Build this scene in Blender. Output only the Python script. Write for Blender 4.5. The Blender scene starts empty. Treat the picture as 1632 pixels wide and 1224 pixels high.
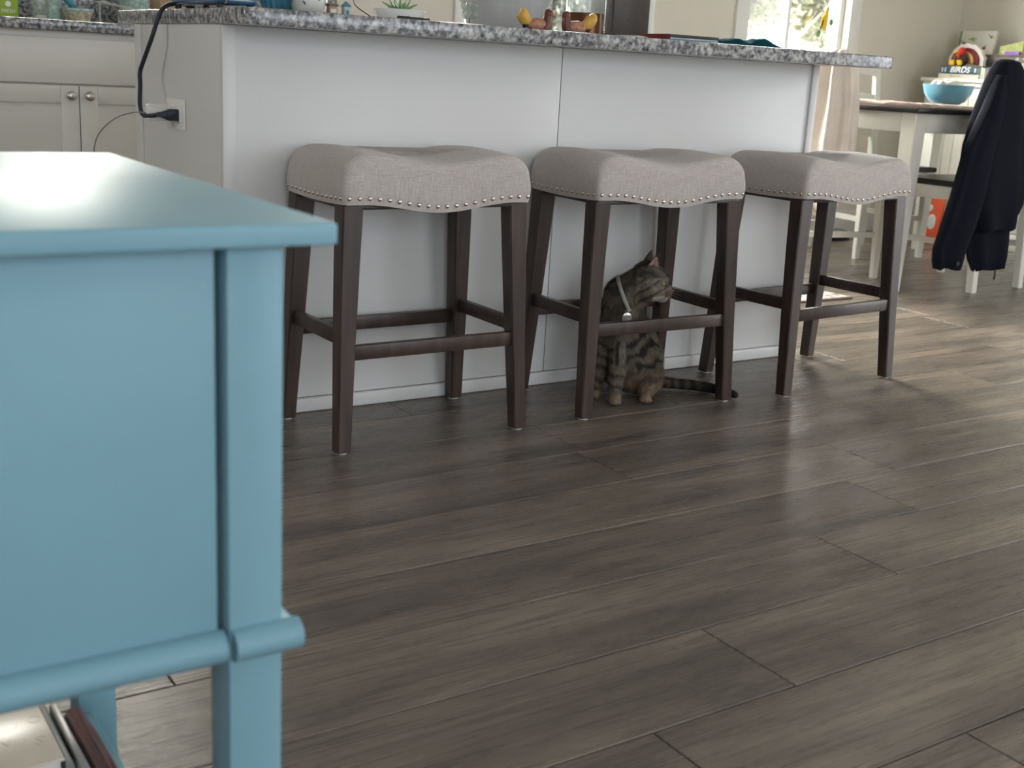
import bpy, bmesh, math, random
from mathutils import Vector, Matrix
R = math.radians
rnd = random.Random(7)
scn = bpy.context.scene
C = scn.collection

# ------------------------------------------------------------------ camera
def cam_setup():
    yaw, pitch, roll = -0.5943377, 0.2571195, 0.0552846
    cy, sy, cp, sp = math.cos(yaw), math.sin(yaw), math.cos(pitch), math.sin(pitch)
    f = Vector((-sy*cp, cy*cp, -sp)); r = Vector((cy, sy, 0)); u = r.cross(f)
    r2 = math.cos(roll)*r + math.sin(roll)*u
    u2 = -math.sin(roll)*r + math.cos(roll)*u
    m = Matrix(((r2.x, u2.x, -f.x, -0.93097), (r2.y, u2.y, -f.y, -2.54207), (r2.z, u2.z, -f.z, 0.81765), (0, 0, 0, 1)))
    cd = bpy.data.cameras.new('camera'); cd.sensor_width = 36; cd.lens = 1905.618/1632*36
    cd.clip_start = 0.02
    co = bpy.data.objects.new('camera', cd); co.matrix_world = m; C.objects.link(co); scn.camera = co
    cd.dof.use_dof = True; cd.dof.focus_distance = 2.6; cd.dof.aperture_fstop = 8
cam_setup()

# ------------------------------------------------------------------ world, light, exposure
scn.view_settings.view_transform = 'Standard'; scn.view_settings.look = 'None'
scn.view_settings.gamma = 1.0; scn.view_settings.use_curve_mapping = False
scn.view_settings.exposure = 0.0
try:
    scn.cycles.max_bounces = 8; scn.cycles.diffuse_bounces = 5; scn.cycles.glossy_bounces = 4
    scn.cycles.transparent_max_bounces = 12; scn.cycles.transmission_bounces = 6
    scn.cycles.sample_clamp_indirect = 6; scn.cycles.use_denoising = True
    scn.cycles.caustics_reflective = False; scn.cycles.caustics_refractive = False
except Exception: pass
w = bpy.data.worlds.new('sky'); scn.world = w; w.use_nodes = True
nt = w.node_tree; nt.nodes.clear()
tc = nt.nodes.new('ShaderNodeTexCoord'); dp = nt.nodes.new('ShaderNodeVectorMath'); dp.operation = 'DOT_PRODUCT'
SUN = Vector((-0.02, 0.90, 0.44)).normalized()          # the hazy sun stands beyond the back wall
dp.inputs[1].default_value = SUN
cr = nt.nodes.new('ShaderNodeMapRange'); cr.interpolation_type = 'SMOOTHSTEP'
cr.inputs['From Min'].default_value = -0.6; cr.inputs['From Max'].default_value = 0.7
mc = nt.nodes.new('ShaderNodeMix'); mc.data_type = 'RGBA'
mc.inputs[6].default_value = (5.2, 5.5, 6.2, 1); mc.inputs[7].default_value = (38.0, 38.0, 37.5, 1)
pw = nt.nodes.new('ShaderNodeMath'); pw.operation = 'POWER'; pw.inputs[1].default_value = 22.0
cl_ = nt.nodes.new('ShaderNodeMath'); cl_.operation = 'MAXIMUM'; cl_.inputs[1].default_value = 0.0
gl = nt.nodes.new('ShaderNodeVectorMath'); gl.operation = 'SCALE'; gl.inputs[0].default_value = (105.0, 100.0, 91.0)
ad = nt.nodes.new('ShaderNodeVectorMath'); ad.operation = 'ADD'
bg = nt.nodes.new('ShaderNodeBackground'); bg.inputs[1].default_value = 1.0
wo = nt.nodes.new('ShaderNodeOutputWorld')
nt.links.new(tc.outputs['Generated'], dp.inputs[0]); nt.links.new(dp.outputs['Value'], cr.inputs['Value']); nt.links.new(cr.outputs['Result'], mc.inputs[0])
nt.links.new(dp.outputs['Value'], cl_.inputs[0]); nt.links.new(cl_.outputs[0], pw.inputs[0]); nt.links.new(pw.outputs[0], gl.inputs['Scale'])
nt.links.new(mc.outputs[2], ad.inputs[0]); nt.links.new(gl.outputs[0], ad.inputs[1]); nt.links.new(ad.outputs[0], bg.inputs[0])
nt.links.new(bg.outputs[0], wo.inputs[0])

# room limits and window openings (x or y range, z range)
XL, XR, YF, YB, ZC = -3.6, 5.40, -5.2, 2.25, 2.75
WT = 0.14
BACKW = [(0.0, 0.50, 1.30, 1.80), (1.93, 2.98, 0.93, 2.2), (3.66, 4.42, 0.93, 2.2)]
FRONTW = [(-2.6, -0.6, 0.5, 2.3), (1.0, 3.4, 0.5, 2.3)]
ADDED_LEFTW = [(0.85, 1.45, 1.35, 1.9)]  # added unseen opening, brightens the kitchen and the island end
RIGHTW = [(-2.6, -1.3, 0.06, 2.1)]
def portal(name, loc, rot, sx, sy):
    l = bpy.data.lights.new(name, 'AREA'); l.shape = 'RECTANGLE'; l.size = sx; l.size_y = sy
    l.cycles.is_portal = True
    o = bpy.data.objects.new(name, l); o.location = loc; o.rotation_euler = rot; C.objects.link(o)
for (a, b, c, d) in BACKW: portal('window_daylight', ((a+b)/2, YB+WT+0.01, (c+d)/2), (R(-90), 0, 0), b-a, d-c)
for (a, b, c, d) in FRONTW: portal('window_daylight', ((a+b)/2, YF-WT-0.01, (c+d)/2), (R(90), 0, 0), b-a, d-c)
for (a, b, c, d) in ADDED_LEFTW: portal('window_daylight', (XL-WT-0.01, (a+b)/2, (c+d)/2), (R(90), 0, R(-90)), b-a, d-c)  # daylight through the added left opening
for (a, b, c, d) in RIGHTW: portal('window_daylight', (XR+WT+0.01, (a+b)/2, (c+d)/2), (R(90), 0, R(90)), b-a, d-c)

# ------------------------------------------------------------------ materials
MATS = {}
def newmat(name):
    m = bpy.data.materials.new(name); m.use_nodes = True; MATS[name] = m
    return m, m.node_tree, m.node_tree.nodes['Principled BSDF']
def plain(name, col, rough=0.5, metal=0.0, noise=0.0, nscale=20, bump=0.0, bscale=200, spec=None, stretch=(1, 1, 1), trans=0, ior=1.45, coat=0, sheen=0):
    m, t, b = newmat(name)
    b.inputs['Base Color'].default_value = (*col, 1); b.inputs['Roughness'].default_value = rough
    b.inputs['Metallic'].default_value = metal; b.inputs['IOR'].default_value = ior
    if spec is not None: b.inputs['Specular IOR Level'].default_value = spec
    if trans: b.inputs['Transmission Weight'].default_value = trans
    if coat: b.inputs['Coat Weight'].default_value = coat
    if sheen: b.inputs['Sheen Weight'].default_value = sheen
    if noise or bump:
        tc = t.nodes.new('ShaderNodeTexCoord'); mp = t.nodes.new('ShaderNodeMapping'); mp.inputs['Scale'].default_value = stretch
        t.links.new(tc.outputs['Object'], mp.inputs['Vector'])
    if noise:
        n = t.nodes.new('ShaderNodeTexNoise'); n.inputs['Scale'].default_value = nscale; n.inputs['Detail'].default_value = 6
        r = t.nodes.new('ShaderNodeValToRGB')
        r.color_ramp.elements[0].position = 0.3; r.color_ramp.elements[1].position = 0.7
        r.color_ramp.elements[0].color = (*[max(0, c*(1-noise)) for c in col], 1)
        r.color_ramp.elements[1].color = (*[min(1, c*(1+noise)) for c in col], 1)
        t.links.new(mp.outputs[0], n.inputs['Vector']); t.links.new(n.outputs['Fac'], r.inputs[0]); t.links.new(r.outputs[0], b.inputs['Base Color'])
    if bump:
        n = t.nodes.new('ShaderNodeTexNoise'); n.inputs['Scale'].default_value = bscale; n.inputs['Detail'].default_value = 3
        bp = t.nodes.new('ShaderNodeBump'); bp.inputs['Strength'].default_value = bump; bp.inputs['Distance'].default_value = 0.002
        t.links.new(mp.outputs[0], n.inputs['Vector']); t.links.new(n.outputs['Fac'], bp.inputs['Height']); t.links.new(bp.outputs[0], b.inputs['Normal'])
    return m
def glassmat(name, tint, rough=0.0, mixv=0.12, extra=None):
    m = bpy.data.materials.new(name); m.use_nodes = True; t = m.node_tree; t.nodes.clear()
    o = t.nodes.new('ShaderNodeOutputMaterial'); tr = t.nodes.new('ShaderNodeBsdfTransparent'); tr.inputs[0].default_value = (*tint, 1)
    g = t.nodes.new('ShaderNodeBsdfGlossy'); g.inputs['Roughness'].default_value = rough; fr = t.nodes.new('ShaderNodeFresnel'); fr.inputs[0].default_value = 1.45
    ge = t.nodes.new('ShaderNodeNewGeometry'); iv = t.nodes.new('ShaderNodeMath'); iv.operation = 'SUBTRACT'; iv.inputs[0].default_value = 1.0
    mu = t.nodes.new('ShaderNodeMath'); mu.operation = 'MULTIPLY'; t.links.new(ge.outputs['Backfacing'], iv.inputs[1]); t.links.new(iv.outputs[0], mu.inputs[0]); t.links.new(fr.outputs[0], mu.inputs[1])
    mx = t.nodes.new('ShaderNodeMixShader'); t.links.new(mu.outputs[0], mx.inputs[0]); t.links.new(tr.outputs[0], mx.inputs[1]); t.links.new(g.outputs[0], mx.inputs[2])
    last = mx
    if extra:
        tl = t.nodes.new('ShaderNodeBsdfTranslucent'); tl.inputs[0].default_value = (*extra[1], 1)
        m2 = t.nodes.new('ShaderNodeMixShader'); m2.inputs[0].default_value = extra[0]
        t.links.new(mx.outputs[0], m2.inputs[1]); t.links.new(tl.outputs[0], m2.inputs[2]); last = m2
    t.links.new(last.outputs[0], o.inputs[0]); MATS[name] = m
    return m
wall = plain('wall_paint', (0.68, 0.635, 0.56), 0.85, noise=0.02, nscale=3, bump=0.08, bscale=300)
ceil = plain('ceiling_paint', (0.78, 0.77, 0.74), 0.9)
trim = plain('trim_white', (0.80, 0.79, 0.76), 0.4)
cab = plain('cabinet_white', (0.655, 0.65, 0.64), 0.38, noise=0.015, nscale=4)
kcab = plain('cabinet_white_brightened', (0.80, 0.775, 0.725), 0.38, noise=0.015, nscale=4)  # lighter copy of the cabinet white; extra kitchen light put into the colour
cabgap = plain('cabinet_gap', (0.18, 0.17, 0.16), 0.8)
blue = plain('blue_paint', (0.185, 0.345, 0.415), 0.40, spec=0.35, noise=0.03, nscale=6, bump=0.05, bscale=120)
darkwood = plain('espresso_wood', (0.042, 0.026, 0.021), 0.36, noise=0.45, nscale=7, stretch=(6, 6, 0.7), bump=0.05, bscale=60)
glide = plain('white_glide', (0.8, 0.8, 0.78), 0.5)
nickel = plain('brushed_nickel', (0.62, 0.58, 0.52), 0.3, 1.0)
nail = plain('pewter_nail', (0.55, 0.50, 0.44), 0.25, 1.0)
chairw = plain('chair_white', (0.78, 0.76, 0.68), 0.4)
blackw = plain('black_wood', (0.025, 0.022, 0.020), 0.3, noise=0.3, nscale=8)
black = plain('black_plastic', (0.012, 0.013, 0.016), 0.45)
cordm = plain('navy_cord', (0.018, 0.024, 0.040), 0.5)
greyc = plain('grey_cable', (0.25, 0.24, 0.22), 0.5)
plastw = plain('white_plastic', (0.80, 0.79, 0.76), 0.35)
navy = plain('navy_cloth', (0.004, 0.005, 0.011), 0.9, bump=0.15, bscale=400, spec=0.2)
cream = plain('cream_cloth', (0.74, 0.65, 0.57), 0.9, noise=0.08, nscale=12, bump=0.2, bscale=500)
teal = plain('teal_cloth', (0.045, 0.20, 0.24), 0.85, noise=0.15, nscale=30, bump=0.3, bscale=300)
tealc = plain('teal_ceramic', (0.035, 0.22, 0.30), 0.3, noise=0.3, nscale=25)
aqua = plain('aqua_ceramic', (0.17, 0.42, 0.54), 0.25, noise=0.12, nscale=14, coat=0.4)
ceramic = plain('white_ceramic', (0.75, 0.75, 0.72), 0.25)
greyc2 = plain('grey_stoneware', (0.48, 0.48, 0.47), 0.45, noise=0.06, nscale=20, bump=0.5, bscale=90, stretch=(1, 1, 0.5))
paper = plain('paper', (0.72, 0.70, 0.64), 0.8)
shellm = plain('shell', (0.74, 0.66, 0.60), 0.6, noise=0.12, nscale=30)
griddle = plain('blue_enamel', (0.03, 0.10, 0.19), 0.2, coat=0.6)
chrome = plain('chrome', (0.85, 0.85, 0.87), 0.08, 1.0)
birdb = plain('bird_brown', (0.12, 0.035, 0.022), 0.3, noise=0.35, nscale=60)
birdc = plain('bird_belly', (0.40, 0.19, 0.12), 0.35, noise=0.4, nscale=90)
birdy = plain('bird_yellow', (0.62, 0.36, 0.07), 0.35, noise=0.15, nscale=60)
darkbox = plain('dark_brown', (0.040, 0.020, 0.022), 0.35, noise=0.5, nscale=120)
tea = plain('brown_tea', (0.20, 0.055, 0.018), 0.1, trans=0.35, ior=1.33)
redm = plain('red_felt', (0.55, 0.03, 0.025), 0.8)
maroon = plain('maroon_felt', (0.16, 0.02, 0.025), 0.9)
whitefelt = plain('white_felt', (0.70, 0.66, 0.60), 0.95, bump=0.6, bscale=150)
tanfelt = plain('tan_felt', (0.50, 0.28, 0.10), 0.95)
brownfelt = plain('brown_felt', (0.05, 0.028, 0.02), 0.95)
yellow = plain('yellow', (0.80, 0.50, 0.02), 0.6)
orange = plain('orange', (0.72, 0.10, 0.03), 0.55)
taupe = plain('taupe_wood', (0.16, 0.135, 0.115), 0.7, noise=0.2, nscale=14, stretch=(1, 1, 6))
green = plain('lime_green', (0.30, 0.44, 0.04), 0.5)
leafg = plain('leaf_green', (0.16, 0.30, 0.13), 0.5, noise=0.3, nscale=40)
palegreen = plain('pale_green_card', (0.42, 0.46, 0.16), 0.7, noise=0.25, nscale=40)
purple = plain('purple_card', (0.26, 0.13, 0.42), 0.6)
orangecard = plain('orange_card', (0.75, 0.32, 0.10), 0.6, noise=0.3, nscale=40)
tealcard = plain('teal_card', (0.06, 0.18, 0.26), 0.5)
ink = plain('ink_brown', (0.16, 0.12, 0.09), 0.7)
inkw = plain('ink_white', (0.85, 0.85, 0.82), 0.6)
redleather = plain('red_leather', (0.075, 0.012, 0.010), 0.16, noise=0.8, nscale=22, coat=0.8)
creamcover = plain('cream_cover', (0.60, 0.52, 0.43), 0.28, noise=0.06, nscale=25, bump=0.1, bscale=60)
silver = plain('silver_edge', (0.42, 0.41, 0.39), 0.3, 0.3)
greyfelt = plain('grey_slipper', (0.16, 0.17, 0.17), 0.95, bump=0.5, bscale=200)
cardbrown = plain('cardboard', (0.42, 0.29, 0.17), 0.8)
lawn = plain('grass', (0.13, 0.135, 0.095), 0.95, noise=0.3, nscale=3)
bark = plain('bark', (0.30, 0.28, 0.25), 0.9, noise=0.3, nscale=8)
foliage = glassmat('foliage', (0.9, 0.9, 0.8), 0.9, extra=(0.92, (0.19, 0.19, 0.145)))
bluegrey = plain('speckled_seafoam', (0.40, 0.52, 0.48), 0.4, noise=0.35, nscale=90)
pattern = plain('patterned_ceramic', (0.55, 0.50, 0.36), 0.35, noise=0.55, nscale=75)
skyblue = plain('ribbed_blue', (0.07, 0.25, 0.36), 0.45, noise=0.2, nscale=60, stretch=(1, 1, 0.1))

glare_filter = glassmat('added_glare_filter', (0.82, 0.82, 0.80), 0.8, extra=(0.10, (0.5, 0.5, 0.48)))  # for the added sheet that dims the kitchen window
pane = glassmat('window_glass', (0.97, 0.98, 0.97))
screenm = glassmat('insect_screen', (0.80, 0.81, 0.80), 0.6, extra=(0.025, (0.45, 0.45, 0.43)))
clear = glassmat('clear_glass', (0.93, 0.95, 0.94), extra=(0.06, (0.8, 0.8, 0.8)))
sheet = glassmat('clear_plastic_sheet', (0.86, 0.87, 0.86), 0.15, extra=(0.15, (0.7, 0.7, 0.7)))

def plank_material():
    m, t, b = newmat('floor_plank'); N = t.nodes.new; L = t.links.new
    tc = N('ShaderNodeTexCoord'); oi = N('ShaderNodeObjectInfo')
    ml = N('ShaderNodeMath'); ml.operation = 'MULTIPLY'; ml.inputs[1].default_value = 37.0; L(oi.outputs['Random'], ml.inputs[0])
    ad = N('ShaderNodeVectorMath'); ad.operation = 'ADD'; L(tc.outputs['Object'], ad.inputs[0]); L(ml.outputs[0], ad.inputs[1])
    def noise(sc, scale, detail, dist=0.0, rough=0.55):
        mp = N('ShaderNodeMapping'); mp.inputs['Scale'].default_value = sc; L(ad.outputs[0], mp.inputs['Vector'])
        n = N('ShaderNodeTexNoise'); n.inputs['Scale'].default_value = scale; n.inputs['Detail'].default_value = detail
        n.inputs['Distortion'].default_value = dist; n.inputs['Roughness'].default_value = rough
        L(mp.outputs[0], n.inputs['Vector']); return n
    big = noise((0.7, 4.5, 1), 2.2, 5, 0.6)
    fine = noise((1.2, 42, 1), 3.0, 7, 0.3, 0.65)
    strk = noise((2.2, 190, 1), 2.0, 4, 0.15, 0.6)
    r1 = N('ShaderNodeValToRGB'); L(big.outputs['Fac'], r1.inputs[0])
    r1.color_ramp.elements[0].position = 0.28; r1.color_ramp.elements[0].color = (0.062, 0.052, 0.044, 1)
    r1.color_ramp.elements[1].position = 0.75; r1.color_ramp.elements[1].color = (0.235, 0.188, 0.150, 1)
    e = r1.color_ramp.elements.new(0.5); e.color = (0.132, 0.108, 0.088, 1)
    r2 = N('ShaderNodeMapRange'); L(fine.outputs['Fac'], r2.inputs['Value']); r2.inputs['From Min'].default_value = 0.3; r2.inputs['From Max'].default_value = 0.7
    r2.inputs['To Min'].default_value = 0.68; r2.inputs['To Max'].default_value = 1.20
    mm = N('ShaderNodeVectorMath'); mm.operation = 'SCALE'; L(r1.outputs[0], mm.inputs[0]); L(r2.outputs[0], mm.inputs['Scale'])
    r3 = N('ShaderNodeMapRange'); L(oi.outputs['Random'], r3.inputs['Value']); r3.inputs['To Min'].default_value = 0.92; r3.inputs['To Max'].default_value = 1.08
    m3 = N('ShaderNodeVectorMath'); m3.operation = 'SCALE'; L(mm.outputs[0], m3.inputs[0]); L(r3.outputs[0], m3.inputs['Scale'])
    L(m3.outputs[0], b.inputs['Base Color'])
    rr = N('ShaderNodeMapRange'); L(fine.outputs['Fac'], rr.inputs['Value']); rr.inputs['To Min'].default_value = 0.20; rr.inputs['To Max'].default_value = 0.36
    L(rr.outputs[0], b.inputs['Roughness'])
    bp = N('ShaderNodeBump'); bp.inputs['Strength'].default_value = 0.55; bp.inputs['Distance'].default_value = 0.0014
    L(strk.outputs['Fac'], bp.inputs['Height']); L(bp.outputs[0], b.inputs['Normal'])
    b.inputs['Specular IOR Level'].default_value = 0.5
    return m
plankm = plank_material()
gapm = plain('plank_gap', (0.012, 0.010, 0.009), 0.9)

def granite_material():
    m, t, b = newmat('granite'); N = t.nodes.new; L = t.links.new
    tc = N('ShaderNodeTexCoord')
    n1 = N('ShaderNodeTexNoise'); n1.inputs['Scale'].default_value = 75; n1.inputs['Detail'].default_value = 4; n1.inputs['Roughness'].default_value = 0.6
    v = N('ShaderNodeTexVoronoi'); v.inputs['Scale'].default_value = 150
    n2 = N('ShaderNodeTexNoise'); n2.inputs['Scale'].default_value = 9; n2.inputs['Detail'].default_value = 3
    for n in (n1, v, n2): L(tc.outputs['Object'], n.inputs['Vector'])
    r = N('ShaderNodeValToRGB'); L(n1.outputs['Fac'], r.inputs[0]); cr = r.color_ramp; cr.interpolation = 'LINEAR'
    cr.elements[0].position = 0.36; cr.elements[0].color = (0.018, 0.020, 0.030, 1)
    cr.elements[1].position = 0.66; cr.elements[1].color = (0.62, 0.61, 0.58, 1)
    e = cr.elements.new(0.45); e.color = (0.10, 0.105, 0.125, 1)
    e = cr.elements.new(0.54); e.color = (0.33, 0.33, 0.33, 1)
    mx = N('ShaderNodeMix'); mx.data_type = 'RGBA'; mx.inputs[0].default_value = 0.3
    r2 = N('ShaderNodeValToRGB'); L(v.outputs['Color'], r2.inputs[0])
    r2.color_ramp.elements[0].position = 0.2; r2.color_ramp.elements[0].color = (0.06, 0.06, 0.075, 1)
    r2.color_ramp.elements[1].position = 0.8; r2.color_ramp.elements[1].color = (0.5, 0.49, 0.47, 1)
    L(r.outputs[0], mx.inputs[6]); L(r2.outputs[0], mx.inputs[7]); L(mx.outputs[2], b.inputs['Base Color'])
    b.inputs['Roughness'].default_value = 0.18
    return m
granite = granite_material()

def fabric_material():
    m, t, b = newmat('linen_fabric'); N = t.nodes.new; L = t.links.new
    tc = N('ShaderNodeTexCoord'); 
    def nz(sc, scale):
        mp = N('ShaderNodeMapping'); mp.inputs['Scale'].default_value = sc; L(tc.outputs['Object'], mp.inputs['Vector'])
        n = N('ShaderNodeTexNoise'); n.inputs['Scale'].default_value = scale; n.inputs['Detail'].default_value = 3; L(mp.outputs[0], n.inputs['Vector']); return n
    a = nz((0.12, 1, 2.5), 320); c = nz((2.5, 2.5, 0.15), 220)
    mx = N('ShaderNodeMath'); mx.operation = 'ADD'; L(a.outputs['Fac'], mx.inputs[0]); L(c.outputs['Fac'], mx.inputs[1])
    r = N('ShaderNodeMapRange'); L(mx.outputs[0], r.inputs['Value']); r.inputs['From Min'].default_value = 0.6; r.inputs['From Max'].default_value = 1.4
    cr = N('ShaderNodeValToRGB'); L(r.outputs[0], cr.inputs[0])
    cr.color_ramp.elements[0].color = (0.34, 0.300, 0.278, 1); cr.color_ramp.elements[1].color = (0.57, 0.520, 0.490, 1)
    L(cr.outputs[0], b.inputs['Base Color']); b.inputs['Roughness'].default_value = 0.9
    bp = N('ShaderNodeBump'); bp.inputs['Strength'].default_value = 0.25; bp.inputs['Distance'].default_value = 0.001
    L(mx.outputs[0], bp.inputs['Height']); L(bp.outputs[0], b.inputs['Normal']); b.inputs['Sheen Weight'].default_value = 0.15
    return m
linen = fabric_material()

def attr_material(name, rough=0.7):
    m, t, b = newmat(name); a = t.nodes.new('ShaderNodeAttribute'); a.attribute_name = 'Col'
    t.links.new(a.outputs['Color'], b.inputs['Base Color']); b.inputs['Roughness'].default_value = rough
    b.inputs['Specular IOR Level'].default_value = 0.25
    return m
catm = attr_material('tabby_coat', 0.75)

# ------------------------------------------------------------------ helpers
def link(o, parent=None, loc=None):
    C.objects.link(o)
    if parent is not None: o.parent = parent
    if loc is not None: o.location = loc
    return o
def obj(name, bm, m, parent=None, smooth=None, loc=None, rot=None):
    me = bpy.data.meshes.new(name); bm.to_mesh(me); bm.free()
    for mm in (m if isinstance(m, (list, tuple)) else [m]): me.materials.append(mm)
    if smooth:
        me.polygons.foreach_set('use_smooth', [True]*len(me.polygons))
        if smooth != 180: me.set_sharp_from_angle(angle=R(smooth))
    o = bpy.data.objects.new(name, me)
    if rot is not None: o.rotation_euler = rot
    return link(o, parent, loc)
def tag(o, label=None, cat=None, group=None, kind=None):
    if label: o['label'] = label
    if cat: o['category'] = cat
    if group: o['group'] = group
    if kind: o['kind'] = kind
    return o
def thing(name, label, cat, loc=(0, 0, 0), rz=0.0, group=None):
    o = bpy.data.objects.new(name, None); o.empty_display_size = 0.05; C.objects.link(o)
    o.location = loc; o.rotation_euler = (0, 0, rz)
    return tag(o, label, cat, group)
def bx(bm, x0, x1, y0, y1, z0, z1, bev=0.0, seg=2, mat=0):
    vs = [bm.verts.new((x, y, z)) for z in (z0, z1) for y in (y0, y1) for x in (x0, x1)]
    fs = [bm.faces.new([vs[i] for i in f]) for f in ((0, 2, 3, 1), (4, 5, 7, 6), (0, 1, 5, 4), (2, 6, 7, 3), (0, 4, 6, 2), (1, 3, 7, 5))]
    for f in fs: f.material_index = mat
    if bev:
        es = list({e for f in fs for e in f.edges})
        bmesh.ops.bevel(bm, geom=es, offset=bev, segments=seg, profile=0.5, affect='EDGES')
    return fs
def box(name, x0, x1, y0, y1, z0, z1, m, parent=None, bev=0.002, seg=2, smooth=35):
    bm = bmesh.new(); bx(bm, x0, x1, y0, y1, z0, z1, bev, seg)
    return obj(name, bm, m, parent, smooth if bev else None)
def lofted(bm, rings, cap=True, closed=True):
    vr = [[bm.verts.new(p) for p in r] for r in rings]
    n = len(vr[0])
    for a, b in zip(vr, vr[1:]):
        for i in range(n if closed else n-1):
            j = (i+1) % n
            bm.faces.new((a[i], a[j], b[j], b[i]))
    if cap and closed:
        bm.faces.new(list(reversed(vr[0]))); bm.faces.new(vr[-1])
    bmesh.ops.recalc_face_normals(bm, faces=bm.faces)
    return vr
def sqring(x, y, z, sx, sy, b=0.004):
    a, c = sx/2, sy/2
    return [(x-a+b, y-c, z), (x+a-b, y-c, z), (x+a, y-c+b, z), (x+a, y+c-b, z), (x+a-b, y+c, z), (x-a+b, y+c, z), (x-a, y+c-b, z), (x-a, y-c+b, z)]
def lathe(bm, prof, seg=32, cx=0, cy=0, cz=0, sx=1, sy=1):
    rings = []
    for r, z in prof:
        r = max(r, 0.0003)
        rings.append([(cx+r*sx*math.cos(2*math.pi*i/seg), cy+r*sy*math.sin(2*math.pi*i/seg), cz+z) for i in range(seg)])
    return lofted(bm, rings)
def tube(bm, pts, rad, seg=8, smoothn=6):
    P = [Vector(p) for p in pts]
    if smoothn and len(P) > 2:
        Q = []
        for i in range(len(P)-1):
            p0 = P[max(i-1, 0)]; p1 = P[i]; p2 = P[i+1]; p3 = P[min(i+2, len(P)-1)]
            for k in range(smoothn):
                t = k/smoothn
                Q.append(0.5*((2*p1)+(-p0+p2)*t+(2*p0-5*p1+4*p2-p3)*t*t+(-p0+3*p1-3*p2+p3)*t**3))
        Q.append(P[-1]); P = Q
    rings = []; prev = None; n = len(P)
    for i, p in enumerate(P):
        d = (P[min(i+1, n-1)]-P[max(i-1, 0)]).normalized()
        if prev is None:
            a = d.cross(Vector((0, 0, 1)))
            if a.length < 1e-3: a = d.cross(Vector((1, 0, 0)))
        else: a = prev - d*prev.dot(d)
        a.normalize(); b = d.cross(a); prev = a
        rr = rad(i/(n-1)) if callable(rad) else rad
        rings.append([tuple(p+(a*math.cos(2*math.pi*k/seg)+b*math.sin(2*math.pi*k/seg))*rr) for k in range(seg)])
    lofted(bm, rings)
def ball(bm, c, r, sx=1, sy=1, sz=1, u=16, v=10, rot=None):
    m = Matrix.Translation(c) @ (rot or Matrix.Identity(4)) @ Matrix.Diagonal((r*sx, r*sy, r*sz, 1))
    return bmesh.ops.create_uvsphere(bm, u_segments=u, v_segments=v, radius=1, matrix=m)
def copy_tree(o, parent=None):
    c = o.copy(); C.objects.link(c); c.parent = parent
    for ch in list(o.children): copy_tree(ch, c)
    return c
def text_mesh(name, s, size, m, parent, loc, rot, extrude=0.0006, shear=0.0, offset=0.0, sx=1.0):
    cu = bpy.data.curves.new(name, 'FONT'); cu.body = s; cu.size = size; cu.extrude = extrude; cu.shear = shear; cu.offset = offset
    cu.align_x = 'CENTER'; cu.align_y = 'CENTER'
    tmp = bpy.data.objects.new(name, cu); C.objects.link(tmp)
    dg = bpy.context.evaluated_depsgraph_get(); me = bpy.data.meshes.new_from_object(tmp.evaluated_get(dg))
    bpy.data.objects.remove(tmp); me.materials.clear(); me.materials.append(m)
    o = bpy.data.objects.new(name, me); o.rotation_euler = rot; o.scale = (sx, 1, 1)
    return link(o, parent, loc)

# ------------------------------------------------------------------ structure
def struct(o): o['kind'] = 'structure'; return o
def wall_with_holes(name, axis, a0, a1, p0, p1, holes, z1=ZC):
    bm = bmesh.new(); cur = a0
    def put(u0, u1, z0, zz):
        if u1-u0 < 1e-4 or zz-z0 < 1e-4: return
        if axis == 'x': bx(bm, u0, u1, p0, p1, z0, zz)
        else: bx(bm, p0, p1, u0, u1, z0, zz)
    for (a, b, c, d) in sorted(holes):
        put(cur, a, 0, z1); put(a, b, 0, c); put(a, b, d, z1); cur = b
    put(cur, a1, 0, z1)
    return struct(obj(name, bm, wall))
wall_with_holes('wall_back', 'x', XL, XR, YB, YB+WT, BACKW)
wall_with_holes('wall_front', 'x', XL, XR, YF-WT, YF, FRONTW)
wall_with_holes('wall_left', 'y', YF-WT, YB+WT, XL-WT, XL, ADDED_LEFTW)
wall_with_holes('wall_right', 'y', YF-WT, YB+WT, XR, XR+WT, RIGHTW)
struct(box('ceiling', XL-WT, XR+WT, YF-WT, YB+WT, ZC, ZC+0.1, ceil, bev=0))
floor = struct(box('floor', XL-WT, XR+WT, YF-WT, YB+WT, -0.12, -0.006, gapm, bev=0))

# planks: 0.2 m wide rows running along x, 1.524 m long; each is its own child
PL, PW = 1.524, 0.1985
ROW0 = -1.711
known = {0: 0.014, 1: 0.275, 2: 0.735, 3: 1.043, 6: 2.165}
meshes = {}
def plank_mesh(l, wd):
    k = (round(l, 3), round(wd, 3))
    if k not in meshes:
        bm = bmesh.new(); bx(bm, 0.0011, l-0.0011, 0.0011, wd-0.0011, -0.005, 0.0, 0.0012, 1)
        me = bpy.data.meshes.new('plank'); bm.to_mesh(me); bm.free(); me.materials.append(plankm); meshes[k] = me
    return meshes[k]
r0 = math.ceil((YF-ROW0)/PW)-1
offs = [0.0, 0.42, 0.93, 0.61, 1.21, 0.25, 0.8]
r = r0
while True:
    y0 = ROW0+r*PW; y1 = min(y0+PW, YB)
    if y0 >= YB-0.002: break
    y0c = max(y0, YF)
    j = known.get(r, (offs[r % 7]+0.37*((r*5) % 4)))
    x = j - PL*math.ceil((j-XL)/PL)
    while x < XR-0.002:
        xa, xb = max(x, XL), min(x+PL, XR)
        if xb-xa > 0.003:
            o = bpy.data.objects.new('plank', plank_mesh(xb-xa, y1-y0c)); link(o, floor, (xa, y0c, 0))
        x += PL
    r += 1

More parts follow.
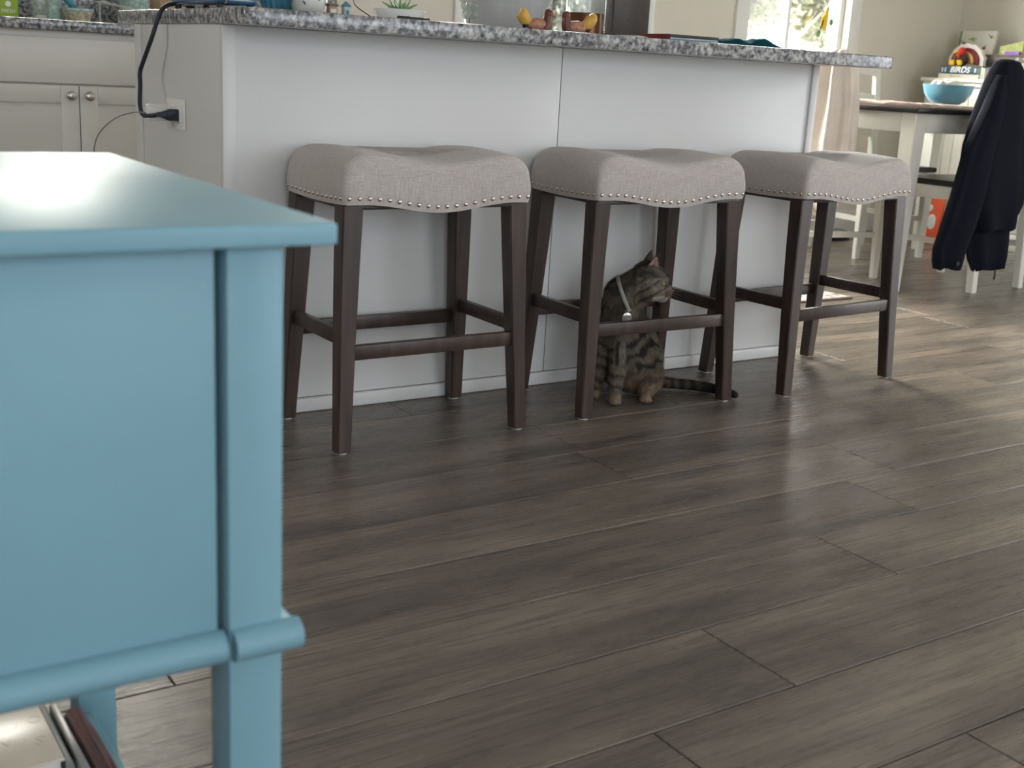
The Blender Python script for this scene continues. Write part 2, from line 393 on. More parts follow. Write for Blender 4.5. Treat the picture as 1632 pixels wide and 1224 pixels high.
# baseboards and trim
def baseb(name, x0, x1, y0, y1):
    struct(box(name, x0, x1, y0, y1, 0.0, 0.13, trim, bev=0.004))
baseb('baseboard_back', 1.32, XR, YB-0.014, YB)
baseb('baseboard_right', XR-0.014, XR, -1.2, YB-0.016)
baseb('trim_1', XR-0.014, XR, YF, -2.7)
baseb('baseboard_left', XL, XL+0.014, YF, YB)
baseb('baseboard_front', XL+0.016, XR-0.016, YF, YF+0.014)

def window(n, axis, a, b, c, d, yin, yout, mull=(), screen=None, casing=0.09):
    """a framed window in an opening; parts: frame, pane, divider, sill"""
    root = struct(bpy.data.objects.new('window_%d' % n, None)); C.objects.link(root)
    def bxx(name, u0, u1, v0, v1, z0, z1, m, bev=0.003):
        if axis == 'x': return box(name, u0, u1, min(v0, v1), max(v0, v1), z0, z1, m, root, bev)
        return box(name, min(v0, v1), max(v0, v1), u0, u1, z0, z1, m, root, bev)
    s = 1 if yout > yin else -1
    f = 0.035
    for (u0, u1, z0, z1) in ((a, a+f, c, d), (b-f, b, c, d), (a+f, b-f, c, c+f), (a+f, b-f, d-f, d)):
        bxx('frame', u0, u1, yin+s*0.03, yin+s*0.10, z0, z1, trim)
    for mu in mull: bxx('divider', mu-0.012, mu+0.012, yin+s*0.045, yin+s*0.085, c+f, d-f, trim)
    cuts = [a+f]+list(mull)+[b-f]
    for i in range(len(cuts)-1):
        bxx('pane', cuts[i], cuts[i+1], yin+s*0.062, yin+s*0.068, c+f, d-f, pane, 0)
        if screen is not None and i in screen: bxx('screen', cuts[i], cuts[i+1], yin+s*0.092, yin+s*0.0935, c+f, d-f, screenm, 0)
    for (u0, u1, z0, z1) in ((a-casing, a-0.001, c-casing, d+casing), (b+0.001, b+casing, c-casing, d+casing), (a, b, d+0.001, d+casing), (a, b, c-casing, c-0.001)):
        bxx('casing', u0, u1, yin-s*0.018, yin-s*0.0005, z0, z1, trim, 0.004)
    return root
w1 = window(1, 'x', *BACKW[0], YB, YB+WT, casing=0.07)
box('added_glare_filter', BACKW[0][0]+0.01, BACKW[0][1]-0.01, YB+0.012, YB+0.0135, BACKW[0][2]+0.01, BACKW[0][3]-0.005, glare_filter, w1, bev=0)  # unseen sheet added to weaken this window's glare on the blue table
window(2, 'x', *BACKW[1], YB, YB+WT, casing=0.045)
w3 = window(3, 'x', *BACKW[2], YB, YB+WT, mull=(4.01,), screen=(0,), casing=0.09)
window(4, 'x', *FRONTW[0], YF, YF-WT, mull=(-1.6,))
window(5, 'x', *FRONTW[1], YF, YF-WT, mull=(2.2,))
window(7, 'y', *ADDED_LEFTW[0], XL, XL-WT)  # added out of view to let more light into the kitchen side
window(6, 'y', *RIGHTW[0], XR, XR+WT, mull=(-1.95,), casing=0.055)

# outside: lawn and trees
tag(box('lawn', -30, 40, 2.6, 60, -0.35, -0.3, lawn, bev=0), kind='structure')
def tree(x, y, h, seed, label, leafy):
    rr = random.Random(seed)
    t = thing('garden_tree', label, 'tree', (x, y, -0.3), 0, 'trees outside the windows')
    bm = bmesh.new(); tips = []
    def branch(p, d, l, r, depth):
        pts = [p]; q = p
        for k in range(4):
            d = (d+Vector((rr.uniform(-.25, .25), rr.uniform(-.25, .25), rr.uniform(-.05, .2)))).normalized()
            q = q+d*l/4; pts.append(q)
        tube(bm, pts, lambda s: r*(1-0.55*s), 5, 1)
        tips.append(q)
        if depth > 0:
            for k in range(3 if depth > 1 else 4):
                i = rr.choice((2, 3, 4)); nd = (d+Vector((rr.uniform(-1, 1), rr.uniform(-1, 1), rr.uniform(-.2, .6)))).normalized()
                branch(pts[i], nd, l*rr.uniform(.5, .75), r*0.45, depth-1)
    branch(Vector((0, 0, 0)), Vector((0, 0, 1)), h*0.5, h*0.02, 4)
    obj('branches', bm, bark, t)
    if leafy:
        bm = bmesh.new()
        for p in tips:
            for k in range(45):
                c = p+Vector((rr.gauss(0, .3), rr.gauss(0, .3), rr.gauss(0, .25))); s = rr.uniform(.05, .13)
                a = Vector((rr.uniform(-1, 1), rr.uniform(-1, 1), rr.uniform(-1, 1))).normalized()*s
                b = a.cross(Vector((rr.uniform(-1, 1), rr.uniform(-1, 1), 1))).normalized()*s*.5
                bm.faces.new([bm.verts.new(c+v) for v in (-a, b, a, -b)])
        o = obj('foliage', bm, foliage, t); o['kind'] = 'stuff'
tree(14.2, 12.6, 3.6, 3, 'leafy hedge tree outside the window with the yellow bird ornament', True)
tree(17.6, 15.6, 4.4, 8, 'taller tree farther back beyond the bird ornament window', True)
tree(14.4, 19.5, 3.6, 5, 'yellow green tree outside the window behind the glass tea jar', True)
tree(22.6, 20.5, 4.6, 12, 'pale distant tree between the two trees beyond the bird ornament window', True)

# ------------------------------------------------------------------ kitchen island
isl = thing('kitchen_island', 'long white panelled kitchen island base under the granite overhang', 'island', (0, 0, 0))
IX, IY, IZ = 1.82, 0.63, 0.877
box('cabinet_body', 0.006, IX-0.006, 0.017, IY, 0.0, IZ, cabgap, isl, bev=0)
box('back_panel', 0.030, 0.8918, 0.010, 0.0168, 0.035, IZ, cab, isl, bev=0.0012)
box('back_panel', 0.8942, IX-0.026, 0.010, 0.0168, 0.035, IZ, cab, isl, bev=0.0012)
box('corner_trim', 0.0, 0.0292, 0.003, 0.0168, 0.0, IZ, cab, isl, bev=0.002)
box('corner_trim', IX-0.0252, IX, 0.003, 0.0168, 0.0, IZ, cab, isl, bev=0.002)
box('end_panel', 0.0, 0.0058, 0.0175, IY-0.055, 0.0, IZ, cab, isl, bev=0.001)
box('end_stile', -0.003, 0.0058, IY-0.052, IY, 0.0, IZ, cab, isl, bev=0.002)
box('end_panel', IX-0.0058, IX, 0.0175, IY, 0.0, IZ, cab, isl, bev=0.001)
box('shoe_moulding', 0.0295, IX-0.0255, -0.002, 0.0165, 0.0, 0.034, cab, isl, bev=0.005, seg=3)
ol = box('outlet_plate', -0.006, -0.0003, 0.245, 0.375, 0.638, 0.708, plastw, isl, bev=0.003)
for yy in (0.283, 0.337):
    rc = box('receptacle', -0.0085, -0.0062, yy-0.017, yy+0.017, 0.655, 0.691, plastw, ol, bev=0.003)

def slab(name, x0, x1, y0, y1, z0, z1, rc, m, label, cat):
    bm = bmesh.new(); k = 6
    def ringat(z, ins):
        out = []
        for (cx, cy, a0) in ((x1-rc, y0+rc, -90), (x1-rc, y1-rc, 0), (x0+rc, y1-rc, 90), (x0+rc, y0+rc, 180)):
            for i in range(k+1):
                a = R(a0+90*i/k); out.append((cx+(rc-ins)*math.cos(a), cy+(rc-ins)*math.sin(a), z))
        return out
    e = 0.004
    lofted(bm, [ringat(z0, e), ringat(z0+e*0.3, e*0.3), ringat(z0+e, 0), ringat(z1-e, 0), ringat(z1-e*0.3, e*0.3), ringat(z1, e)])
    o = obj(name, bm, m, None, 40); return tag(o, label, cat)
slab('island_worktop', -0.004, 1.975, -0.143, 0.79, 0.8775, 0.911, 0.025, granite, 'speckled grey granite worktop overhanging the white kitchen island', 'worktop')

# charger, plug, cord, cable
ch = thing('charger', 'white rectangular charger block plugged into the island end outlet', 'charger', (0, 0, 0))
box('block', -0.066, -0.009, 0.318, 0.345, 0.655, 0.693, plastw, ch, bev=0.004)
pl = thing('power_cord', 'thick dark navy power cord rising from island outlet to the worktop', 'cord', (0, 0, 0))
bm = bmesh.new()
lofted(bm, [[(x, 0.283+a*sy, 0.672+b*sz) for a, b in ((-1, -.8), (-.8, -1), (.8, -1), (1, -.8), (1, .8), (.8, 1), (-.8, 1), (-1, .8))]
            for x, sy, sz in ((-0.009, 0.012, 0.013), (-0.030, 0.012, 0.013), (-0.034, 0.010, 0.011), (-0.048, 0.006, 0.006), (-0.056, 0.0045, 0.0045))])
obj('plug', bm, cordm, pl, 40)
bm = bmesh.new()
tube(bm, [(-0.050, 0.284, 0.672), (-0.062, 0.318, 0.667), (-0.068, 0.355, 0.668), (-0.064, 0.388, 0.690), (-0.056, 0.409, 0.735), (-0.050, 0.428, 0.763), (-0.045, 0.405, 0.797), (-0.035, 0.378, 0.844), (-0.022, 0.374, 0.885), (-0.012, 0.372, 0.908), (0.006, 0.375, 0.921), (0.035, 0.385, 0.925), (0.065, 0.402, 0.923)], 0.0052, 10, 8)
obj('cord_sleeve', bm, cordm, pl, 180)
bm = bmesh.new()
tube(bm, [(-0.066, 0.332, 0.672), (-0.085, 0.37, 0.671), (-0.12, 0.42, 0.650), (-0.15, 0.46, 0.60), (-0.155, 0.47, 0.52), (-0.155, 0.47, 0.35), (-0.15, 0.47, 0.12), (-0.16, 0.44, 0.004), (-0.30, 0.30, 0.0022), (-0.42, 0.1, 0.0022)], 0.0017, 6, 8)
tag(obj('charging_cable', bm, greyc, None, 180), 'thin grey cable hanging from the white charger block', 'cable')

# ------------------------------------------------------------------ kitchen counter along the back wall
KY = 1.69
kb = thing('sink_cabinet', 'white base cabinet with blank drawer front and two round knobs', 'cabinet', (0, 0, 0))
def kitchen_unit(root, x0, x1, pair=True):
    box('body', x0+0.001, x1-0.001, KY+0.02, YB-0.002, 0.1, 0.86, kcab, root, bev=0)
    box('toe_kick', x0+0.001, x1-0.001, KY+0.08, YB-0.002, 0.0, 0.099, kcab, root, bev=0)
    df = box('drawer_front', x0+0.004, x1-0.004, KY-0.001, KY+0.0195, 0.692, 0.838, kcab, root, bev=0.003)
    xm = (x0+x1)/2
    ds = [(x0+0.004, xm-0.0018), (xm+0.0018, x1-0.004)] if pair else [(x0+0.004, x1-0.004)]
    for i, (a, b) in enumerate(ds):
        bm = bmesh.new(); s = 0.058
        bx(bm, a, a+s, KY-0.001, KY+0.0195, 0.105, 0.686, 0.0015); bx(bm, b-s, b, KY-0.001, KY+0.0195, 0.105, 0.686, 0.0015)
        bx(bm, a+s, b-s, KY-0.001, KY+0.0195, 0.105, 0.163, 0.0015); bx(bm, a+s, b-s, KY-0.001, KY+0.0195, 0.628, 0.686, 0.0015)
        bx(bm, a+s, b-s, KY+0.008, KY+0.0195, 0.163, 0.628)
        d = obj('door', bm, kcab, root, 35)
        kx = (b-0.028) if i == 0 else (a+0.028)
        bm = bmesh.new(); lathe(bm, [(0.007, 0), (0.0055, 0.004), (0.005, 0.010), (0.012, 0.015), (0.0155, 0.020), (0.0150, 0.025), (0.009, 0.0285), (0.0, 0.0295)], 20)
        obj('knob', bm, nickel, d, 60, (kx, KY-0.001, 0.654), (R(90), 0, 0))
kitchen_unit(kb, -0.29, 0.53)
k2 = thing('base_cabinet', 'white base cabinet left of the sink cabinet, mostly hidden by the blue table', 'cabinet', (0, 0, 0))
kitchen_unit(k2, -1.10, -0.292)
k3 = thing('base_cabinet', 'white base cabinet right of the sink cabinet, hidden behind the island', 'cabinet', (0, 0, 0))
kitchen_unit(k3, 0.532, 1.29)
kw = thing('kitchen_worktop', 'speckled granite worktop on the white cabinets along the far kitchen wall', 'worktop', (0, 0, 0))
box('slab', -1.12, 1.31, KY-0.035, YB-0.002, 0.861, 0.894, granite, kw, bev=0.003)
tag(box('backsplash', -1.12, 1.31, YB-0.022, YB-0.002, 0.8945, 1.06, granite, bev=0.002), 'upright granite backsplash strip along the far kitchen wall', 'backsplash')
KZ = 0.894

# things on the kitchen worktop
g = thing('tea_box', 'lime green carton with white round emblem on the far kitchen worktop', 'box', (-0.055, 1.93, KZ))
box('carton', -0.06, 0.04, -0.02, 0.03, 0.0, 0.13, green, g, bev=0.001)
bm = bmesh.new(); lathe(bm, [(0.009, 0), (0.009, 0.0004)], 20); obj('emblem', bm, inkw, g, None, (0.008, -0.0205, 0.045), (R(90), 0, 0))
text_mesh('lettering', 'FRESH', 0.016, inkw, g, (0.008, -0.0205, 0.022), (R(90), 0, 0), 0.0002)
j = thing('glass_cup', 'clear drinking glass with white base on the far kitchen worktop', 'glass', (0.055, 1.9, KZ))
bm = bmesh.new(); lathe(bm, [(0.024, 0.0), (0.026, 0.002), (0.030, 0.11), (0.028, 0.11), (0.0235, 0.008), (0.0, 0.006)], 28); obj('glass_body', bm, clear, j, 60)
bm = bmesh.new(); lathe(bm, [(0.018, 0.0065), (0.019, 0.014), (0.0, 0.015)], 24); obj('white_base', bm, ceramic, j, 60)
j = thing('soap_bottle', 'dark slim bottle with pale label beside the clear drinking glass', 'bottle', (0.115, 1.98, KZ))
bm = bmesh.new(); lathe(bm, [(0.026, 0.0), (0.028, 0.004), (0.028, 0.09), (0.012, 0.115), (0.010, 0.15), (0.0, 0.152)], 28); obj('bottle_body', bm, bluegrey, j, 60)
bp_ = thing('loaf_bowl', 'small patterned cream bowl with blue rim holding a blue brush', 'bowl', (0.185, 1.93, KZ))
bm = bmesh.new(); lathe(bm, [(0.036, 0.0), (0.038, 0.003), (0.050, 0.036), (0.046, 0.036), (0.034, 0.006), (0.0, 0.005)], 32); obj('bowl_body', bm, pattern, bp_, 60)
bm = bmesh.new(); lathe(bm, [(0.0505, 0.0362), (0.053, 0.040), (0.053, 0.046), (0.048, 0.046), (0.0455, 0.0362)], 32); obj('rim', bm, bluegrey, bp_, 60)
br = thing('dish_brush', 'blue plastic scrubbing brush leaning in the patterned bowl', 'brush', (0.185, 1.93, KZ+0.0))
bm = bmesh.new(); tube(bm, [(0.02, 0, 0.012), (-0.005, 0, 0.04), (-0.03, 0, 0.068), (-0.055, 0, 0.095)], lambda s: 0.007+0.007*s, 10); obj('handle', bm, tealc, br, 180)
bm = bmesh.new()
rs = []
for i, (x, z) in enumerate([(0.225, 0.072), (0.26, 0.073), (0.31, 0.063), (0.345, 0.062), (0.375, 0.055), (0.405, 0.045), (0.43, 0.034), (0.45, 0.03)]):
    rs.append([(x, 1.86, z), (x, 1.86, z+0.0015), (x, 2.0, z+0.0015+0.004*math.sin(i)), (x, 2.0, z+0.004*math.sin(i))])
lofted(bm, rs)
bx(bm, 0.255, 0.262, 1.92, 1.94, 0.0, 0.074); bx(bm, 0.436, 0.443, 1.92, 1.94, 0.0, 0.034)
tag(obj('plastic_lid', bm, sheet, None, None, (0, 0, KZ)), 'bent clear plastic lid on stub legs beside the patterned bowl', 'lid')
bm = bmesh.new(); lathe(bm, [(0.045, 0.0), (0.05, 0.005), (0.052, 0.13), (0.048, 0.13), (0.045, 0.01), (0.0, 0.008)], 32)
tag(obj('canister', bm, bluegrey, None, 60, (0.42, 2.05, KZ)), 'pale seafoam speckled canister at right end of far kitchen worktop', 'canister')
tag(box('bread_box', 0.50, 0.62, 2.02, 2.16, KZ, KZ+0.11, cardbrown, bev=0.01), 'tan box beside the speckled canister by the wall', 'box')

# ------------------------------------------------------------------ things on the island worktop
T = 0.911
g = thing('griddle', 'dark blue glossy electric griddle with chrome corner on island worktop', 'appliance', (0.062, 0.262, T))
box('base', -0.046, 0.046, -0.19, 0.13, 0.010, 0.030, griddle, g, bev=0.008, seg=4)
box('lid', -0.044, 0.044, -0.185, 0.125, 0.032, 0.060, griddle, g, bev=0.012, seg=4)
box('cord_socket', -0.007, 0.013, 0.128, 0.146, 0.006, 0.018, black, g, bev=0.003)
bm = bmesh.new(); tube(bm, [(-0.03, -0.19, 0.012), (-0.03, -0.205, 0.02), (-0.03, -0.205, 0.05), (-0.03, -0.185, 0.06)], 0.003, 8); obj('chrome_handle', bm, chrome, g, 180)
for (x, y) in ((-.034, -.17), (.034, -.17), (-.034, .11), (.034, .11)):
    bm = bmesh.new(); lathe(bm, [(0.008, 0), (0.008, 0.011)], 12, x, y); obj('foot', bm, black, g, 40)
bm = bmesh.new()
rs = []
for rr, z in ((0.030, 0), (0.034, 0.004), (0.045, 0.03), (0.048, 0.08), (0.045, 0.08), (0.041, 0.03), (0.028, 0.007)):
    rs.append([((rr+0.0016*math.cos(16*a))*math.cos(a), (rr+0.0016*math.cos(16*a))*math.sin(a), z) for a in [2*math.pi*i/96 for i in range(96)]])
lofted(bm, rs)
tag(obj('ribbed_bowl', bm, skyblue, None, 60, (0.225, 0.235, T)), 'ribbed teal blue bowl at the island corner beside the griddle', 'bowl')
m_ = thing('leaf_mug', 'white rounded mug painted with brown leaves on island worktop', 'mug', (0.262, 0.15, T))
bm = bmesh.new(); lathe(bm, [(0.022, 0.0), (0.030, 0.003), (0.039, 0.015), (0.042, 0.035), (0.043, 0.09), (0.040, 0.09), (0.038, 0.035), (0.028, 0.009), (0.0, 0.007)], 36); obj('mug_body', bm, ceramic, m_, 60)
bm = bmesh.new()
for k in range(11):
    a = R(-175+k*16+rnd.uniform(-4, 4)); z = 0.026+0.03*rnd.random(); L_ = 0.007
    u = Vector((-math.sin(a), math.cos(a), 0)); c = Vector((0.0428*math.cos(a), 0.0428*math.sin(a), z)); n = Vector((math.cos(a), math.sin(a), 0))*0.0006
    t_ = rnd.uniform(-.8, .8); d = u*math.sin(t_)+Vector((0, 0, 1))*math.cos(t_); s_ = u*math.cos(t_)-Vector((0, 0, 1))*math.sin(t_)
    bm.faces.new([bm.verts.new(c+n+v) for v in (-d*L_, s_*0.0025, d*L_, -s_*0.0025)])
o = obj('painted_leaves', bm, ink, m_); o['kind'] = 'stuff'
# two tiny house shaped shakers
hs = thing('house_shaker', 'tiny beige house shaped shaker with a flat roof on the island', 'shaker', (0.272, 0.045, T))
box('house_body', -0.010, 0.010, -0.008, 0.008, 0.0, 0.022, cardbrown, hs, bev=0.001); box('roof', -0.012, 0.012, -0.010, 0.010, 0.0222, 0.027, ink, hs, bev=0.001)
box('window_band', -0.007, 0.007, -0.0088, -0.0081, 0.008, 0.016, paper, hs, bev=0)
hs = thing('house_shaker', 'tiny blue and white tower shaped shaker beside the beige one', 'shaker', (0.302, 0.035, T))
box('house_body', -0.008, 0.008, -0.008, 0.008, 0.0, 0.023, bluegrey, hs, bev=0.001)
bm = bmesh.new(); lofted(bm, [sqring(0, 0, 0.0232, 0.021, 0.021, 0.001), sqring(0, 0, 0.034, 0.004, 0.004, 0.0005)]); obj('roof', bm, tealcard, hs)
box('door', -0.003, 0.003, -0.0088, -0.0081, 0.0, 0.015, tealcard, hs, bev=0)
bm = bmesh.new(); tube(bm, [(0.372, 0.03, T+0.002), (0.368, 0.05, T+0.008), (0.352, 0.09, T+0.03), (0.36, 0.12, T+0.05), (0.362, 0.14, T+0.08)], 0.0012, 6)
tag(obj('wire', bm, black, None, 180), 'thin dark wire looping up between mug and white planter dish', 'wire')
d_ = thing('planter_dish', 'shallow white oval dish on the island holding small green succulents', 'planter', (0.553, 0.25, T))
bm = bmesh.new(); lathe(bm, [(0.046, 0.0), (0.050, 0.002), (0.066, 0.022), (0.070, 0.036), (0.066, 0.036), (0.060, 0.022), (0.04, 0.010), (0.0, 0.010)], 40, sy=0.7); obj('dish', bm, ceramic, d_, 60)
bm = bmesh.new(); lathe(bm, [(0.0, 0.0305), (0.064, 0.030), (0.064, 0.0315), (0.0, 0.032)], 32, sy=0.69); obj('soil', bm, ink, d_, 60)
sc_ = None
for k in range(12):
    a = 2*math.pi*k/12+0.2; bm = bmesh.new(); rr = 0.012 + 0.02*(k % 3)/2
    tube(bm, [(0.3*rr*math.cos(a), 0.2*rr*math.sin(a), 0.032), (rr*math.cos(a), rr*0.7*math.sin(a), 0.045), (1.5*rr*math.cos(a), rr*math.sin(a), 0.062-0.01*(k % 2))], lambda s: 0.0045*(1-s)+0.0008, 6, 3)
    obj('succulent_leaf', bm, leafg, d_, 180)
pn = thing('pen', 'dark pen lying at the front edge of the island worktop', 'pen', (0.425, -0.06, T), R(8))
bm = bmesh.new(); tube(bm, [(-0.045, 0, 0.0045), (0.03, 0, 0.0045), (0.045, 0, 0.0045)], lambda s: 0.004 if s < 0.8 else 0.004-0.015*(s-0.8), 8, 2); obj('barrel', bm, black, pn, 180)
bm = bmesh.new(); tube(bm, [(-0.04, 0, 0.0094), (-0.012, 0, 0.0094)], 0.0008, 5, 0); obj('clip', bm, chrome, pn, 180)
lc = thing('glass_flower', 'cut glass flower ornament on a thin dark stem', 'ornament', (0.722, 0.19, T))
bm = bmesh.new(); lathe(bm, [(0.012, 0), (0.012, 0.002), (0.0015, 0.004), (0.0012, 0.028)], 14); obj('stem', bm, black, lc, 60)
for k in range(16):
    bm = bmesh.new(); a = 2*math.pi*k/8; h = 0.035+0.022*(k//8)
    ball(bm, (0.013*math.cos(a)*(1+k//8*0.3), 0.013*math.sin(a), h), 0.009, 1, 0.5, 1.25, 8, 6, Matrix.Rotation(a, 4, 'Z')); obj('glass_petal', bm, clear, lc, 60)
pt = thing('stoneware_crock', 'large pale grey stoneware crock with combed texture on island worktop', 'crock', (0.925, 0.34, T))
bm = bmesh.new(); prof = [(0.09, 0), (0.098, 0.004)]
for i in range(30):
    s = i/29; prof.append((0.099+0.058*s+0.0007*math.sin(i*2.6), 0.006+0.165*s))
prof += [(0.160, 0.172), (0.162, 0.180), (0.152, 0.180), (0.092, 0.014), (0.0, 0.012)]
lathe(bm, prof, 64); obj('crock_body', bm, greyc2, pt, 60)

def bird(name, label, loc, flip):
    t = thing(name, label, 'figurine', loc, R(-20), 'rooster figurines on the island worktop'); s = -1 if flip else 1
    bm = bmesh.new(); ball(bm, (0, 0, 0.016), 0.028, 1.05, 0.6, 0.57); obj('body', bm, birdc, t, 180)
    bm = bmesh.new(); tube(bm, [(0.020*s, 0, 0.006), (0.026*s, 0, 0.022), (0.027*s, 0, 0.042)], lambda q: 0.015-0.005*q, 12); ball(bm, (0.028*s, 0, 0.043), 0.0115)
    obj('head', bm, birdb, t, 180)
    bm = bmesh.new(); lofted(bm, [[(0.036*s, -0.003, 0.045), (0.036*s, 0.003, 0.045), (0.036*s, 0, 0.040)], [(0.047*s, -0.0004, 0.041), (0.047*s, 0.0004, 0.041), (0.047*s, 0, 0.0405)]]); obj('beak', bm, birdy, t)
    bm = bmesh.new(); tube(bm, [(-0.010*s, 0, 0.018), (-0.030*s, 0, 0.026), (-0.040*s, 0, 0.042), (-0.044*s, 0, 0.045) if not flip else (-0.036*s, 0, 0.050)], lambda q: 0.006+0.010*math.sin(math.pi*min(1, q+0.05)), 12); obj('tail', bm, birdy, t, 180)
    bm = bmesh.new(); tube(bm, [(-0.024*s, 0, 0.010), (-0.030*s, 0, 0.022), (-0.034*s, 0, 0.034)], lambda q: 0.0105, 10); obj('tail_band', bm, black, t, 180)
    bm = bmesh.new(); lathe(bm, [(0.018, 0), (0.018, 0.004)], 18, sy=0.6); obj('base', bm, birdb, t, 40)
bird('rooster_figurine', 'brown rooster figurine facing right before the grey crock', (0.795, -0.01, T), False)
bird('rooster_figurine', 'brown rooster figurine facing left before the glass tea jar', (0.915, -0.01, T), True)
bm = bmesh.new(); ball(bm, (0, 0, 0.013), 0.014, 1, 1, 0.92)
tag(obj('green_egg', bm, leafg, None, 180, (0.874, 0.06, T)), 'small dark green ball between the two rooster figurines', 'ball')
jr = thing('tea_jar', 'tall clear glass jar half full of brown tea on island worktop', 'jar', (1.047, 0.13, T))
bm = bmesh.new(); lathe(bm, [(0.050, 0.0), (0.053, 0.003), (0.053, 0.17), (0.0505, 0.17), (0.0505, 0.005), (0.0, 0.004)], 40); obj('jar_glass', bm, clear, jr, 60)
bm = bmesh.new(); lathe(bm, [(0.0, 0.0055), (0.050, 0.0055), (0.050, 0.060), (0.0, 0.060)], 40); obj('tea', bm, tea, jr, 60)
db = thing('display_case', 'clear glass case around a dark brown speckled block on the island', 'case', (1.318, 0.33, T), R(-8))
for (a, b, c, d) in ((-.082, -.0795, -.05, .05), (.0795, .082, -.05, .05), (-.079, .079, -.05, -.0475), (-.079, .079, .0475, .05)):
    box('glass_side', a, b, c, d, 0.0, 0.2, clear, db, bev=0)
box('dark_block', -0.045, 0.075, -0.04, 0.04, 0.0, 0.19, darkbox, db, bev=0.003)
box('dark_block', -0.078, -0.050, -0.04, 0.04, 0.0, 0.19, darkbox, db, bev=0.003)
bm = bmesh.new(); lathe(bm, [(0.022, 0), (0.024, 0.002), (0.024, 0.006), (0.020, 0.009), (0.006, 0.010), (0, 0.0102)], 28)
tag(obj('black_lid', bm, black, None, 60, (1.045, 0.02, T)), 'flat black round lid lying before the glass tea jar', 'lid')
bm = bmesh.new()
for k in range(3): bx(bm, -0.05+0.004*k, 0.045-0.006*k, -0.04, 0.04, 0.0002+0.0032*k, 0.003+0.0032*k, 0.0005, 1)
bx(bm, -0.02, 0.05, -0.03, 0.03, 0.0098, 0.0112)
tag(obj('folded_papers', bm, paper, None, 35, (1.18, 0.09, T), (0, 0, R(15))), 'folded white papers on the island before the brown block', 'papers')
nb = thing('notebook', 'red edged dark notebook lying on the island near the teal cloth', 'notebook', (1.285, 0.02, T), R(-4))
box('cover', -0.085, 0.085, -0.06, 0.06, 0.0102, 0.0182, black, nb, bev=0.001); box('pages', -0.075, 0.083, -0.058, 0.058, 0.0072, 0.010, paper, nb, bev=0.0005)
box('back_cover', -0.085, 0.085, -0.06, 0.06, 0.0, 0.007, tealcard, nb, bev=0.001); box('spine', -0.0875, -0.0753, -0.06, 0.06, 0.0, 0.0182, maroon, nb, bev=0.002)
bm = bmesh.new()
n = 26
grid = {}
for i in range(n):
    for k in range(10):
        s, q = i/(n-1), k/9
        x = 1.39+0.31*s; y = -0.06+0.16*q+0.01*math.sin(7*s)
        z = 0.003+0.020*math.exp(-((s-0.42)/0.10)**2)*(0.6+0.4*math.cos(3*q))+0.012*math.exp(-((s-0.12)/0.12)**2)+0.006*math.sin(9*s+4*q)**2*(1-s)
        grid[i, k] = bm.verts.new((x, y, T+z))
for i in range(n-1):
    for k in range(9): bm.faces.new((grid[i, k], grid[i+1, k], grid[i+1, k+1], grid[i, k+1]))
bmesh.ops.solidify(bm, geom=list(bm.faces), thickness=0.0025)
tag(obj('dish_cloth', bm, teal, None, 180), 'crumpled teal cloth lying toward the right of the island worktop', 'cloth')

